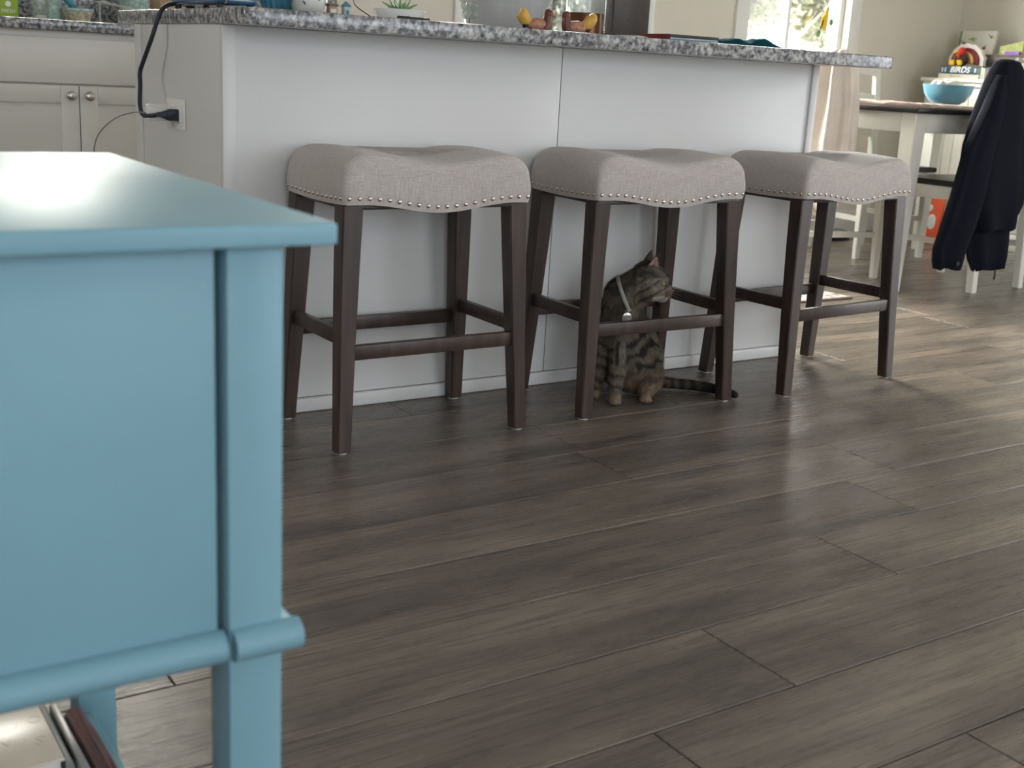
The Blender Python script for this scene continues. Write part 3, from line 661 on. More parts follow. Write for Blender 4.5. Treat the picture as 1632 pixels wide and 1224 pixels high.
# ------------------------------------------------------------------ bar stools
def stool():
    t = thing('bar_stool', 'first', 'stool')
    SX, SY = 0.46, 0.294; NX, NY = 30, 16
    hem = lambda x: 0.531-0.019*0.5*(1+math.cos(math.pi*max(-1, min(1, x/0.185)))) + (0.0 if abs(x) < 0.18 else 0.0)
    hemside = lambda y: 0.531-0.004*math.cos(math.pi*y/SY)
    def top(x, y):
        s = abs(x)/(SX/2)
        z = 0.613+0.020*math.sin(min(1.0, s/0.76)*math.pi/2)**2
        if s > 0.76: z -= 0.024*((s-0.76)/0.24)**1.8
        return z+0.007*(1-(2*y/SY)**2)
    # outline points
    pts = []; rc = 0.013
    def seg(a, b, n, incl=False):
        for i in range(n): pts.append((a[0]+(b[0]-a[0])*i/n, a[1]+(b[1]-a[1])*i/n))
    hx, hy = SX/2, SY/2
    def corner(cx, cy, a0):
        for i in range(4): a = R(a0+90*i/4); pts.append((cx+rc*math.cos(a), cy+rc*math.sin(a)))
    seg((-hx+rc, -hy), (hx-rc, -hy), NX); corner(hx-rc, -hy+rc, -90)
    seg((hx, -hy+rc), (hx, hy-rc), NY); corner(hx-rc, hy-rc, 0)
    seg((hx-rc, hy), (-hx+rc, hy), NX); corner(-hx+rc, hy-rc, 90)
    seg((-hx, hy-rc), (-hx, -hy+rc), NY); corner(-hx+rc, -hy+rc, 180)
    def hemz(x, y):
        return hem(x) if abs(y) > hy-rc else (hemside(y) if abs(x) > hx-rc*0.5 else hem(x))
    rings = []; RD = 0.024
    def ring(ins, f):     # f: 0 at hem, 1 at the top edge
        out = []
        for x, y in pts:
            k = 1-ins/hy; kx = 1-ins/hx
            X, Y = x*kx, y*k
            zt = top(X, Y); out.append((X, Y, f(X, Y, x, y, zt)))
        return out
    rings.append(ring(0.004, lambda X, Y, x, y, zt: hemz(x, y)+0.001))
    rings.append(ring(0.0, lambda X, Y, x, y, zt: hemz(x, y)))
    for q in (0.12, 0.24, 0.5, 0.75):
        rings.append(ring(-0.0035*math.sin(math.pi*q), lambda X, Y, x, y, zt, q=q: hemz(x, y)+(zt-RD-hemz(x, y))*q))
    for a in (0, 18, 36, 54, 72, 90):
        a = R(a)
        rings.append(ring(RD*0.85*(1-math.cos(a)), lambda X, Y, x, y, zt, a=a: zt-RD*(1-math.sin(a))))
    base = rings[-1]
    for k in (0.93, 0.85, 0.75, 0.62, 0.48, 0.34, 0.2, 0.08):
        rings.append([(p[0]*(k*0.35+0.65 if k > 0.3 else k*2.5167*0.755/0.755*0.755/0.755), p[1]*k, 0) for p in base])
    # squash to a centre line while x spreads evenly: set x factor gently then take z from the top function
    fixed = []
    for ri, r_ in enumerate(rings):
        if ri < 12: fixed.append(r_); continue
        k = (0.93, 0.85, 0.75, 0.62, 0.48, 0.34, 0.2, 0.08)[ri-12]
        fixed.append([((p0[0])*(1-(1-k)*0.30), p0[1]*k, 0) for p0 in base])
        fixed[-1] = [(x, y, top(x, y)) for x, y, z in fixed[-1]]
    bm = bmesh.new(); lofted(bm, fixed, cap=True)
    seat = obj('seat', bm, linen, t, 60)
    # underside frame
    box('seat_frame', -0.222, 0.222, -0.139, 0.139, 0.520, 0.5301, blackw, t, bev=0.002)
    bm = bmesh.new(); bmesh.ops.create_uvsphere(bm, u_segments=10, v_segments=6, radius=0.0047)
    bmesh.ops.scale(bm, vec=(1, 0.55, 1), verts=bm.verts)
    nm = bpy.data.meshes.new('nailhead'); bm.to_mesh(nm); bm.free(); nm.materials.append(nail); nm.polygons.foreach_set('use_smooth', [True]*len(nm.polygons))
    def nailat(x, y, rz):
        o = bpy.data.objects.new('nailhead', nm); o.rotation_euler = (0, 0, rz); link(o, seat, (x, y, hemz(x, y)+0.0135))
    for i in range(20):
        x = -0.2205+0.441*i/19
        nailat(x, -hy-0.0025, 0); nailat(x, hy+0.0025, 0)
    for i in range(13):
        y = -0.132+0.264*i/12
        nailat(-hx-0.0025, y, R(90)); nailat(hx+0.0025, y, R(90))
    for sx in (-1, 1):
        for sy in (-1, 1):
            bm = bmesh.new(); yt, yb_ = (0.117, 0.146 if sy < 0 else 0.143)
            rr = []
            for z, k in ((0.528, 0), (0.40, 0.16), (0.24, 0.45), (0.10, 0.78), (0.004, 1.0)):
                wx = 0.047-0.015*min(1, (0.53-z)/0.5); wy = 0.044-0.011*min(1, (0.53-z)/0.5)
                rr.append(sqring(sx*(0.2055+0.022*(0.53-z)/0.53), sy*(yt+(yb_-yt)*k), z, wx, wy, 0.003))
            lofted(bm, rr); l = obj('leg', bm, darkwood, t, 30)
            bm = bmesh.new(); lathe(bm, [(0.0125, 0.0002), (0.0135, 0.002), (0.0125, 0.004)], 16, sx*0.2275, sy*yb_); obj('glide', bm, glide, l, 60)
    for sy in (-1, 1): box('stretcher', -0.201, 0.201, sy*0.136-0.009, sy*0.136+0.009, 0.202, 0.234, darkwood, t, bev=0.002)
    for sx in (-1, 1): box('stretcher', sx*0.218-0.009, sx*0.218+0.009, -0.121, 0.121, 0.232, 0.263, darkwood, t, bev=0.002)
    return t
s1 = stool()
G = 'saddle seat bar stools along the island'
s2 = copy_tree(s1); s3 = copy_tree(s1)
for s, (x, y, a), lb in ((s1, (0.367, -0.168, 0.5), 'beige saddle seat bar stool nearest the blue table'),
                         (s2, (1.024, -0.168, -1.3), 'beige saddle seat bar stool with the tabby cat under it'),
                         (s3, (1.656, -0.187, 4.3), 'beige saddle seat bar stool at the far end near the dining table')):
    s.location = (x, y, 0); s.rotation_euler = (0, 0, R(a)); tag(s, lb, 'stool', G)

# ------------------------------------------------------------------ cat
YAW = -0.5943
CAT = (1.03, -0.19, 0.0)
def capsules():
    # (x, y, z, r) -> (x, y, z, r); x is towards the picture's right along the cat's gaze, y away
    return [
     ((0.026, 0.006, 0.316, 0.046), (0.044, 0.002, 0.314, 0.037)),      # skull, brow
     ((0.030, -0.014, 0.292, 0.033), (0.050, -0.008, 0.288, 0.028)),    # cheek near
     ((0.030, 0.022, 0.292, 0.031), (0.050, 0.014, 0.288, 0.026)),
     ((0.058, 0.0, 0.296, 0.026), (0.080, 0.0, 0.286, 0.0135)),         # muzzle
     ((0.060, 0.0, 0.272, 0.016), (0.072, 0.0, 0.268, 0.011)),          # chin
     ((0.074, -0.007, 0.279, 0.0115), (0.074, 0.007, 0.279, 0.0115)),   # whisker pads
     ((0.018, 0.008, 0.305, 0.045), (-0.030, 0.020, 0.262, 0.052)),     # neck
     ((-0.028, 0.022, 0.262, 0.056), (-0.026, 0.020, 0.20, 0.062)),     # shoulders
     ((-0.022, 0.005, 0.21, 0.046), (-0.022, 0.010, 0.15, 0.062)),      # chest
     ((-0.012, 0.035, 0.17, 0.066), (0.012, 0.050, 0.095, 0.076)),      # trunk
     ((0.042, 0.030, 0.100, 0.046), (0.046, 0.018, 0.050, 0.046)),
     ((0.0, 0.030, 0.085, 0.066), (0.015, 0.030, 0.060, 0.058)),      # near haunch
     ((-0.045, 0.080, 0.095, 0.045), (-0.035, 0.075, 0.055, 0.045)),    # far haunch
     ((0.045, 0.000, 0.040, 0.036), (0.040, -0.030, 0.022, 0.021)),     # near hind foot
     ((0.044, -0.030, 0.018, 0.0165), (0.040, -0.050, 0.015, 0.015)),
     ((-0.030, -0.020, 0.165, 0.034), (-0.038, -0.045, 0.10, 0.024)),   # near foreleg
     ((-0.038, -0.045, 0.10, 0.024), (-0.043, -0.068, 0.035, 0.017)),
     ((-0.043, -0.068, 0.030, 0.017), (-0.043, -0.088, 0.0175, 0.0165)),
     ((-0.070, 0.015, 0.165, 0.030), (-0.082, -0.010, 0.09, 0.021)),    # far foreleg
     ((-0.082, -0.010, 0.09, 0.021), (-0.088, -0.030, 0.03, 0.016)),
     ((-0.088, -0.030, 0.028, 0.016), (-0.090, -0.050, 0.017, 0.016)),
     # toes
     ((-0.052, -0.097, 0.012, 0.0085), (-0.052, -0.100, 0.010, 0.0080)),
     ((-0.043, -0.100, 0.013, 0.0090), (-0.043, -0.104, 0.010, 0.0080)),
     ((-0.034, -0.097, 0.012, 0.0085), (-0.034, -0.100, 0.010, 0.0080)),
     ((0.031, -0.058, 0.011, 0.0080), (0.030, -0.061, 0.009, 0.0075)),
     ((0.040, -0.062, 0.012, 0.0085), (0.040, -0.065, 0.009, 0.0075)),
     ((0.049, -0.058, 0.011, 0.0080), (0.050, -0.061, 0.009, 0.0075)),
     # tail
     ((0.030, 0.085, 0.035, 0.024), (0.075, 0.090, 0.022, 0.017)),
     ((0.075, 0.090, 0.022, 0.017), (0.125, 0.100, 0.017, 0.0150)),
     ((0.125, 0.100, 0.017, 0.0150), (0.175, 0.098, 0.016, 0.0145)),
     ((0.175, 0.098, 0.016, 0.0145), (0.225, 0.080, 0.0155, 0.0140)),
     ((0.225, 0.080, 0.0155, 0.0140), (0.262, 0.060, 0.0145, 0.0130)),
     ((0.262, 0.060, 0.0145, 0.0130), (0.287, 0.036, 0.011, 0.0100)),
    ]
def make_cat():
    t = thing('tabby_cat', 'brown tabby cat sitting under the middle bar stool, looking right', 'cat', CAT, YAW)
    bm = bmesh.new()
    for a, b in capsules():
        A, B = Vector(a[:3]), Vector(b[:3]); L_ = (B-A).length; k = max(2, int(L_/(0.25*min(a[3], b[3])))+1)
        for i in range(k):
            s = i/(k-1); bmesh.ops.create_icosphere(bm, subdivisions=3, radius=a[3]*(1-s)+b[3]*s, matrix=Matrix.Translation(A.lerp(B, s)))
    me = bpy.data.meshes.new('body'); bm.to_mesh(me); bm.free()
    o = bpy.data.objects.new('body', me); C.objects.link(o)
    m = o.modifiers.new('r', 'REMESH'); m.mode = 'VOXEL'; m.voxel_size = 0.0030
    s = o.modifiers.new('s', 'SMOOTH'); s.factor = 0.5; s.iterations = 9
    dg = bpy.context.evaluated_depsgraph_get(); me2 = bpy.data.meshes.new_from_object(o.evaluated_get(dg))
    o.data = me2; o.modifiers.clear(); bpy.data.meshes.remove(me)
    o.parent = t; me2.materials.clear(); me2.materials.append(catm); me2.name = 'cat_body'
    me2.polygons.foreach_set('use_smooth', [True]*len(me2.polygons))
    from mathutils import noise
    BR, DK, TAN, PALE, SIDE = Vector((0.100, 0.080, 0.058)), Vector((0.012, 0.010, 0.009)), Vector((0.165, 0.118, 0.078)), Vector((0.34, 0.30, 0.25)), Vector((0.155, 0.130, 0.098))
    def col(p):
        n = noise.noise(p*38)*0.5; n2 = noise.noise(p*160)*0.5; n3 = noise.noise(p*14+Vector((5, 2, 1)))
        x, y, z = p
        if z < 0.04 and x > 0.07 and y > 0.02:            # tail rings
            s = math.sin((x+y*0.2)*230+n*3); c = BR*0.6; d = 0.5+0.5*s
            if x > 0.21: d = 1
        elif z > 0.245 and x > -0.005:                   # head
            c = SIDE.copy()
            s = math.sin((z*1.2-x*0.8)*190+n*2.5); d = max(0, s)*0.75
            if z > 0.325: s = math.sin(y*330+n*2); d = 0.4+0.5*max(0, s)
            if x > 0.040 and z < 0.278: c = PALE*1.25; d = 0.05
            if x > 0.070 and 0.274 < z < 0.292: c = TAN*0.8; d = 0.25
            ex = ((x-0.052)/0.014)**2+((z-0.309)/0.011)**2
            if 1.0 < ex < 2.0: c = SIDE*1.25; d = 0.1
        elif x < -0.02 and z < 0.16 and y < 0.0:          # forelegs
            c = SIDE*0.95; s = math.sin(z*210+n*4+x*40); d = max(0, s)*0.9
            if z < 0.03: c = TAN*1.0; d = max(0, n)*0.5
            if z > 0.10 and x > -0.05: c = PALE*0.5; d = max(0, math.sin(x*260+n*3))
        else:
            c = BR.lerp(SIDE, 0.5+0.5*n3); s = math.sin(z*120-x*70+n*7+n3*3); d = min(1, max(0, s*1.6))
            if z < 0.085: 
                c = TAN.lerp(BR, max(0, min(1, (z-0.05)/0.04))); d *= 0.55 if z > 0.05 else 0.25
            if z > 0.19 and y < 0.0: c = SIDE*0.85; d *= 0.6
        c = c.lerp(DK, max(0, min(1, d*0.93)))
        return c*(1+0.9*n2)*(1+0.5*n)
    ca = me2.color_attributes.new('Col', 'FLOAT_COLOR', 'POINT')
    cols = []
    for v in me2.vertices: c = col(v.co); cols += [max(0, c.x), max(0, c.y), max(0, c.z), 1]
    ca.data.foreach_set('color', cols)
    # short fur lying on the coat
    import numpy as np
    rr = random.Random(4); V, F, K = [], [], []
    polys = list(me2.polygons)
    flow = lambda p: (Vector((-0.8, 0.05, -0.35)) if (p.z > 0.26 and p.x > 0.0) else (Vector((0.9, 0.0, 0)) if (p.z < 0.05 and p.x > 0.07 and p.y > 0.02) else Vector((0.1, 0.1, -1))))
    for k in range(42000):
        f = polys[rr.randrange(len(polys))]; c = f.center; n = f.normal
        if c.z < 0.006: continue
        face = c.x > 0.045 and c.z > 0.25
        ln = (0.0035 if face else (0.0045 if c.z < 0.03 else 0.0125))*rr.uniform(0.6, 1.2)
        d = flow(c); d = (d-n*d.dot(n)).normalized()*1.0+n*0.42+Vector((rr.gauss(0, .18), rr.gauss(0, .18), rr.gauss(0, .18))); d.normalize()
        s = d.cross(n); 
        if s.length < 1e-4: continue
        s = s.normalized()*0.00045; i = len(V)
        off = Vector((rr.uniform(-1, 1), rr.uniform(-1, 1), rr.uniform(-1, 1)))*0.0012; c = c+off-n*off.dot(n)
        V += [tuple(c-s), tuple(c+s), tuple(c+d*ln)]; F.append((i, i+1, i+2)); cc = col(c)*rr.uniform(0.75, 1.35); K += [max(0, cc.x), max(0, cc.y), max(0, cc.z), 1]*3
    fm = bpy.data.meshes.new('fur'); fm.from_pydata(V, [], F); fm.materials.append(catm)
    ca = fm.color_attributes.new('Col', 'FLOAT_COLOR', 'POINT'); ca.data.foreach_set('color', K)
    fo = bpy.data.objects.new('fur', fm); link(fo, t); fo['kind'] = 'stuff'
    # ears
    def ear(base, tip, side, facing):
        b, tp = Vector(base), Vector(tip); up = (tp-b); sd = Vector(side); fc = Vector(facing).normalized()
        bm = bmesh.new(); N_ = 10; rings = []
        for k in range(6):
            s = k/5; wdt = (1-s)**0.8; ctr = b+up*s; ring = []
            for i in range(N_+1):
                a = math.pi*i/N_; ring.append(ctr+sd*math.cos(a)*wdt-fc*math.sin(a)*0.014*wdt)
            rings.append(ring)
        lofted(bm, [[tuple(v) for v in r_] for r_ in rings], cap=False, closed=False)
        bmesh.ops.solidify(bm, geom=list(bm.faces), thickness=0.0018)
        e_ = obj('ear', bm, MATS['ear_out'], t, 180)
        bm = bmesh.new(); rings = []
        for k in range(6):
            s = k/5*0.93; wdt = (1-s)**0.8*0.86; ctr = b+up*(s+0.02)+fc*0.0006
            rings.append([tuple(ctr+sd*math.cos(math.pi*i/N_)*wdt-fc*(math.sin(math.pi*i/N_)*0.0105*wdt)) for i in range(N_+1)])
        lofted(bm, rings, cap=False, closed=False); obj('inner_ear', bm, MATS['ear_in'], e_, 180)
    plain('ear_out', (0.06, 0.045, 0.035), 0.9, noise=0.4, nscale=200); plain('ear_in', (0.33, 0.21, 0.19), 0.8, noise=0.3, nscale=150)
    ear((0.034, -0.022, 0.343), (0.046, -0.034, 0.392), (0.019, 0.006, -0.004), (0.45, -1.0, 0.1))
    ear((0.026, 0.030, 0.343), (0.034, 0.040, 0.386), (0.017, -0.006, -0.003), (0.6, 1.0, 0.1))
    # eyes, nose, whiskers
    plain('cat_eye', (0.16, 0.17, 0.09), 0.05, coat=1.0); plain('cat_nose', (0.14, 0.045, 0.035), 0.5); plain('whisker', (0.75, 0.75, 0.72), 0.5)
    for sy in (-1, 1):
        bm = bmesh.new(); ball(bm, (0.0640, sy*0.0235, 0.3085), 0.0085, 1, 0.9, 1); e_ = obj('eye', bm, MATS['cat_eye'], t, 180)
        bm = bmesh.new(); ball(bm, (0.0692, sy*0.0288, 0.3085), 0.0034, 0.7, 0.7, 1.6); obj('pupil', bm, black, e_, 180)
        for k in range(6):
            bm = bmesh.new(); z = 0.274+0.004*k
            tube(bm, [(0.078, sy*0.012, z), (0.092+0.003*k, sy*0.035, z+0.004*(k-3)), (0.094+0.004*k, sy*0.062, z+0.010*(k-3))], lambda s: 0.00035*(1-0.7*s), 4, 3)
            obj('whisker', bm, MATS['whisker'], t, 180)
    bm = bmesh.new(); ball(bm, (0.0925, 0, 0.2885), 0.0052, 0.8, 1.2, 0.8); obj('nose', bm, MATS['cat_nose'], t, 180)
    bm = bmesh.new(); tube(bm, [(0.086, -0.010, 0.272), (0.0895, -0.003, 0.274), (0.091, 0, 0.279), (0.0895, 0.003, 0.274), (0.086, 0.010, 0.272)], 0.0009, 5, 4); obj('mouth', bm, MATS['cat_nose'], t, 180)
    # collar and tag
    collarm = plain('collar_band', (0.30, 0.30, 0.28), 0.6, noise=0.3, nscale=300)
    bm = bmesh.new(); ctr = Vector((-0.024, 0.016, 0.262)); ax = Vector((0.86, -0.12, 0.42)).normalized()
    u = ax.cross(Vector((0, 1, 0))).normalized(); v = ax.cross(u)
    rings = []
    for i in range(48):
        a = 2*math.pi*i/48; rad = u*math.cos(a)*0.0560+v*math.sin(a)*0.0570; n = rad.normalized()
        p = ctr+rad
        rings.append([tuple(p+ax*0.005), tuple(p+ax*0.005+n*0.0022), tuple(p-ax*0.005+n*0.0022), tuple(p-ax*0.005)])
    rings.append(rings[0]); lofted(bm, rings, cap=False); bmesh.ops.remove_doubles(bm, verts=bm.verts, dist=1e-5)
    cl = obj('collar', bm, collarm, t, 180)
    bm = bmesh.new(); lathe(bm, [(0.0120, 0), (0.0130, 0.0006), (0.0130, 0.0014), (0.0120, 0.002)], 24); obj('name_tag', bm, nickel, cl, 40, (-0.026, -0.064, 0.224), (R(95), 0, R(15)))
    bm = bmesh.new(); bmesh.ops.create_circle(bm, segments=14, radius=0.004)
    pts = [v.co.copy() for v in bm.verts]; bm.free(); bm = bmesh.new(); tube(bm, [tuple(p) for p in pts]+[tuple(pts[0])], 0.0007, 5, 1)
    obj('tag_ring', bm, nickel, cl, 180, (-0.026, -0.0595, 0.2395), (R(90), R(90), 0))
make_cat()

# ------------------------------------------------------------------ blue side table
bt = thing('side_table', 'light blue painted side table in the near left foreground', 'table', (0, 0, 0))
TX0, TX1, TY0, TY1, TZ = -1.20, -0.577, -1.796, -1.239, 0.71
slabt = None
bm = bmesh.new(); bx(bm, TX0, TX1, TY0, TY1, TZ-0.0155, TZ, 0.0022, 3); obj('tabletop', bm, blue, bt, 35)
LW = 0.041; lx = TX1-0.031; fy = TY0+0.020; by = TY1-0.024
for (a, b) in ((lx-LW, lx), (TX0+0.031, TX0+0.031+LW)):
    for (c, d) in ((fy, fy+LW), (by-LW, by)):
        bm = bmesh.new(); bx(bm, a, b, c, d, 0.0, TZ-0.0157, 0.0018, 2); l = obj('leg', bm, blue, bt, 35)
def half_round(name, ax, a, b, px, pz, rad, parent, sign=-1):
    bm = bmesh.new(); rings = []
    for s in (a, b):
        ring = [(0, pz-rad*1.0)] + [(sign*rad*1.15*math.cos(R(t_)), pz+rad*math.sin(R(t_))) for t_ in range(-90, 91, 18)] + [(0, pz+rad*1.0)]
        rings.append([((s, px+q[0], q[1]) if ax == 'x' else (px+q[0], s, q[1])) for q in ring[1:-1]])
    lofted(bm, rings); return obj(name, bm, blue, parent, 50)
pz = 0.399; rad = 0.0125
half_round('moulding', 'x', lx-LW+0.0015, lx+0.012, fy-0.0002, pz+0.0015, rad, bt)
half_round('moulding', 'x', TX0+0.031+LW+0.004, lx-LW-0.003, fy+0.006, pz, rad, bt)
half_round('moulding', 'y', fy, by, lx+0.0002, pz+0.0015, rad, bt, 1)
box('front_panel', TX0+0.031+LW+0.004, lx-LW-0.006, fy+0.007, fy+0.022, pz-0.010, TZ-0.0158, blue, bt, bev=0.001)
box('side_panel', lx-0.022, lx-0.008, fy+LW, by-LW, pz-0.010, TZ-0.0158, blue, bt, bev=0)
box('side_panel', TX0+0.040, TX0+0.054, fy+LW, by-LW, pz-0.010, TZ-0.0158, blue, bt, bev=0)
box('rear_panel', TX0+0.031+LW, lx-LW, by-0.022, by-0.008, pz-0.010, TZ-0.0158, blue, bt, bev=0)
box('lower_shelf', TX0+0.040, -0.633, fy+0.005, by-LW+0.001, 0.078, 0.100, blue, bt, bev=0.003)

al = thing('photo_album', 'cream covered album with faint lettering on the blue table lower shelf', 'album', (0, 0, 0.100))
box('cover', -0.93, -0.693, -1.432, -1.315, 0.0265, 0.030, creamcover, al, bev=0.0012)
box('pages', -0.925, -0.697, -1.429, -1.318, 0.0035, 0.026, paper, al, bev=0.0005)
box('back_cover', -0.93, -0.693, -1.432, -1.315, 0.0001, 0.003, creamcover, al, bev=0.001)
bm = bmesh.new(); lofted(bm, [[(-0.6925+0.0085*math.cos(R(a)), y, 0.015+0.015*math.sin(R(a))) for a in range(-90, 91, 15)] for y in (-1.432, -1.315)]); obj('spine', bm, silver, al, 60)
for s_, x, y, sz in (('I', -0.722, -1.348, 0.024), ('O', -0.704, -1.345, 0.020), ('N', -0.742, -1.375, 0.026), ('I', -0.722, -1.385, 0.022), ('S', -0.708, -1.389, 0.024)):
    text_mesh('lettering', s_, sz, MATS['ink_faint'] if 'ink_faint' in MATS else plain('ink_faint', (0.40, 0.32, 0.25), 0.5), al, (x, y, 0.0302), (0, 0, R(-20)), 0.0001, offset=-0.001)
tag(box('magazine', -0.6825, -0.6755, -1.70, -1.318, 0.1002, 0.129, silver, bev=0.001), 'thin silver grey edged magazine between album and dark red book', 'magazine')
bk = thing('leather_book', 'glossy dark red leather book at right end of the lower shelf', 'book', (0, 0, 0.1))
bm = bmesh.new(); lofted(bm, [[(-0.661+0.0125*math.cos(R(a)), y, 0.0155+0.0150*math.sin(R(a))*(1.0)) for a in range(0, 360, 20)] for y in (-1.70, -1.345, -1.338)]); obj('leather_cover', bm, redleather, bk, 50)

# ------------------------------------------------------------------ dining corner
def ladder_chair():
    t = thing('dining_chair', 'x', 'chair'); W_, D_ = 0.175, 0.39
    for s in (-1, 1):
        bm = bmesh.new(); lofted(bm, [sqring(s*(W_+0.002), -0.015, 0.0, 0.034, 0.034, 0.003), sqring(s*W_, 0.0, 0.25, 0.036, 0.040, 0.003), sqring(s*W_, 0.0, 0.45, 0.036, 0.042, 0.003), sqring(s*W_, -0.022, 0.72, 0.034, 0.034, 0.003), sqring(s*W_, -0.05, 0.955, 0.032, 0.028, 0.003)]); obj('rear_post', bm, chairw, t, 35)
        bm = bmesh.new(); lofted(bm, [sqring(s*(W_+0.030), D_+0.006, 0.0, 0.028, 0.028, 0.003), sqring(s*(W_+0.025), D_, 0.43, 0.042, 0.042, 0.003)]); obj('front_leg', bm, chairw, t, 35)
    for z0, h in ((0.575, 0.045), (0.74, 0.050), (0.885, 0.060)):
        bm = bmesh.new(); rings = []
        for i in range(13):
            s = i/12; x = -W_+0.017+(2*W_-0.034)*s; arc = math.sin(math.pi*s); yy = -0.05*(z0-0.45)/0.5-0.022*arc
            zz = z0+0.012*arc; rings.append([(x, yy-0.008, zz), (x, yy+0.008, zz), (x, yy+0.008, zz+h), (x, yy-0.008, zz+h)])
        lofted(bm, rings); obj('rail', bm, chairw, t, 35)
    box('apron', -W_-0.003, W_+0.003, D_-0.012, D_+0.008, 0.375, 0.43, chairw, t); box('apron', -W_+0.018, W_-0.018, -0.01, 0.008, 0.375, 0.43, chairw, t)
    for s in (-1, 1):
        for nm_, z0, z1, h_ in (('apron', 0.375, 0.43, 0.010), ('stretcher', 0.18, 0.205, 0.008)):
            bm = bmesh.new(); lofted(bm, [[(s*W_-h_, 0.02, z0), (s*W_+h_, 0.02, z0), (s*W_+h_, 0.02, z1), (s*W_-h_, 0.02, z1)], [(s*(W_+0.025)-h_, D_-0.018, z0), (s*(W_+0.025)+h_, D_-0.018, z0), (s*(W_+0.025)+h_, D_-0.018, z1), (s*(W_+0.025)-h_, D_-0.018, z1)]]); obj(nm_, bm, chairw, t)
    bm = bmesh.new(); lofted(bm, [[(-W_-0.018+e_, 0.023+e_, z), (W_+0.018-e_, 0.023+e_, z), (W_+0.045-e_, D_+0.035-e_, z), (-W_-0.045+e_, D_+0.035-e_, z)] for z, e_ in ((0.4305, 0.004), (0.435, 0), (0.450, 0), (0.455, 0.005))]); obj('seat', bm, blackw, t, 35)
    return t
c1 = ladder_chair(); GC = 'white ladder back chairs around the dining table'
c2, c3, c4 = copy_tree(c1), copy_tree(c1), copy_tree(c1)
for c_, (x, y, a), lb in ((c1, (3.69, 0.60, 3), 'white ladder back chair with the navy jacket hung on it'),
                          (c2, (4.03, 1.80, 172), 'white ladder back chair on the far side of the dining table'),
                          (c3, (3.03, 1.27, -102), 'white ladder back chair with cream coat hung on it beside the island'),
                          (c4, (4.80, 1.02, 90), 'white ladder back chair at right end of dining table near cabinet')):
    c_.location = (x, y, 0); c_.rotation_euler = (0, 0, R(a)); tag(c_, lb, 'chair', GC)
dt = thing('dining_table', 'white dining table with a dark top and tapered legs', 'table', (0, 0, 0))
bm = bmesh.new(); bx(bm, 3.11, 4.52, 0.655, 1.67, 0.733, 0.755, 0.006, 3); obj('tabletop', bm, blackw, dt, 35)
box('apron', 3.21, 4.42, 0.690, 0.708, 0.655, 0.7325, chairw, dt); box('apron', 3.21, 4.42, 1.617, 1.635, 0.655, 0.7325, chairw, dt)
box('apron', 3.145, 3.163, 0.757, 1.568, 0.655, 0.7325, chairw, dt); box('apron', 4.467, 4.485, 0.757, 1.568, 0.655, 0.7325, chairw, dt)
for lx_ in (3.175, 4.455):
    for ly in (0.72, 1.605):
        bm = bmesh.new(); lofted(bm, [sqring(lx_, ly, 0.0, 0.048, 0.048, 0.003), sqring(lx_, ly, 0.60, 0.070, 0.070, 0.003), sqring(lx_, ly, 0.7327, 0.072, 0.072, 0.003)]); obj('leg', bm, chairw, dt, 35)
def placemat(x0, x1, y0, y1, label, seed):
    bm = bmesh.new(); n = 16; g_ = {}; rr = random.Random(seed)
    for i in range(n):
        for k in range(n):
            x = x0+(x1-x0)*i/(n-1); y = y0+(y1-y0)*k/(n-1)
            g_[i, k] = bm.verts.new((x, y, 0.7585+(0.016 if seed == 2 else 0.008)*abs(math.sin(i*0.9+seed)*math.cos(k*0.8+seed))+0.003*rr.random()))
    for i in range(n-1):
        for k in range(n-1): bm.faces.new((g_[i, k], g_[i+1, k], g_[i+1, k+1], g_[i, k+1]))
    bmesh.ops.solidify(bm, geom=list(bm.faces), thickness=0.002)
    for v in bm.verts: v.co.z = max(v.co.z, 0.7555)
    tag(obj('table_cloth', bm, MATS['pink_cloth'], None, 180), label, 'cloth')
plain('pink_cloth', (0.72, 0.58, 0.52), 0.9, noise=0.25, nscale=18)
placemat(3.13, 3.40, 0.70, 1.45, 'rumpled pale pink cloth along the left edge of dining table', 2)
placemat(3.46, 3.80, 0.675, 1.00, 'pale pink cloth under the blue bowl on dining table', 5)
bw = thing('shell_bowl', 'sky blue bowl filled with pale shells on the dining table', 'bowl', (3.545, 0.86, 0.772))
bm = bmesh.new(); lathe(bm, [(0.055, 0.0), (0.06, 0.004), (0.078, 0.015), (0.096, 0.042), (0.107, 0.080), (0.101, 0.080), (0.089, 0.045), (0.07, 0.022), (0.0, 0.018)], 48); obj('bowl_body', bm, aqua, bw, 60)
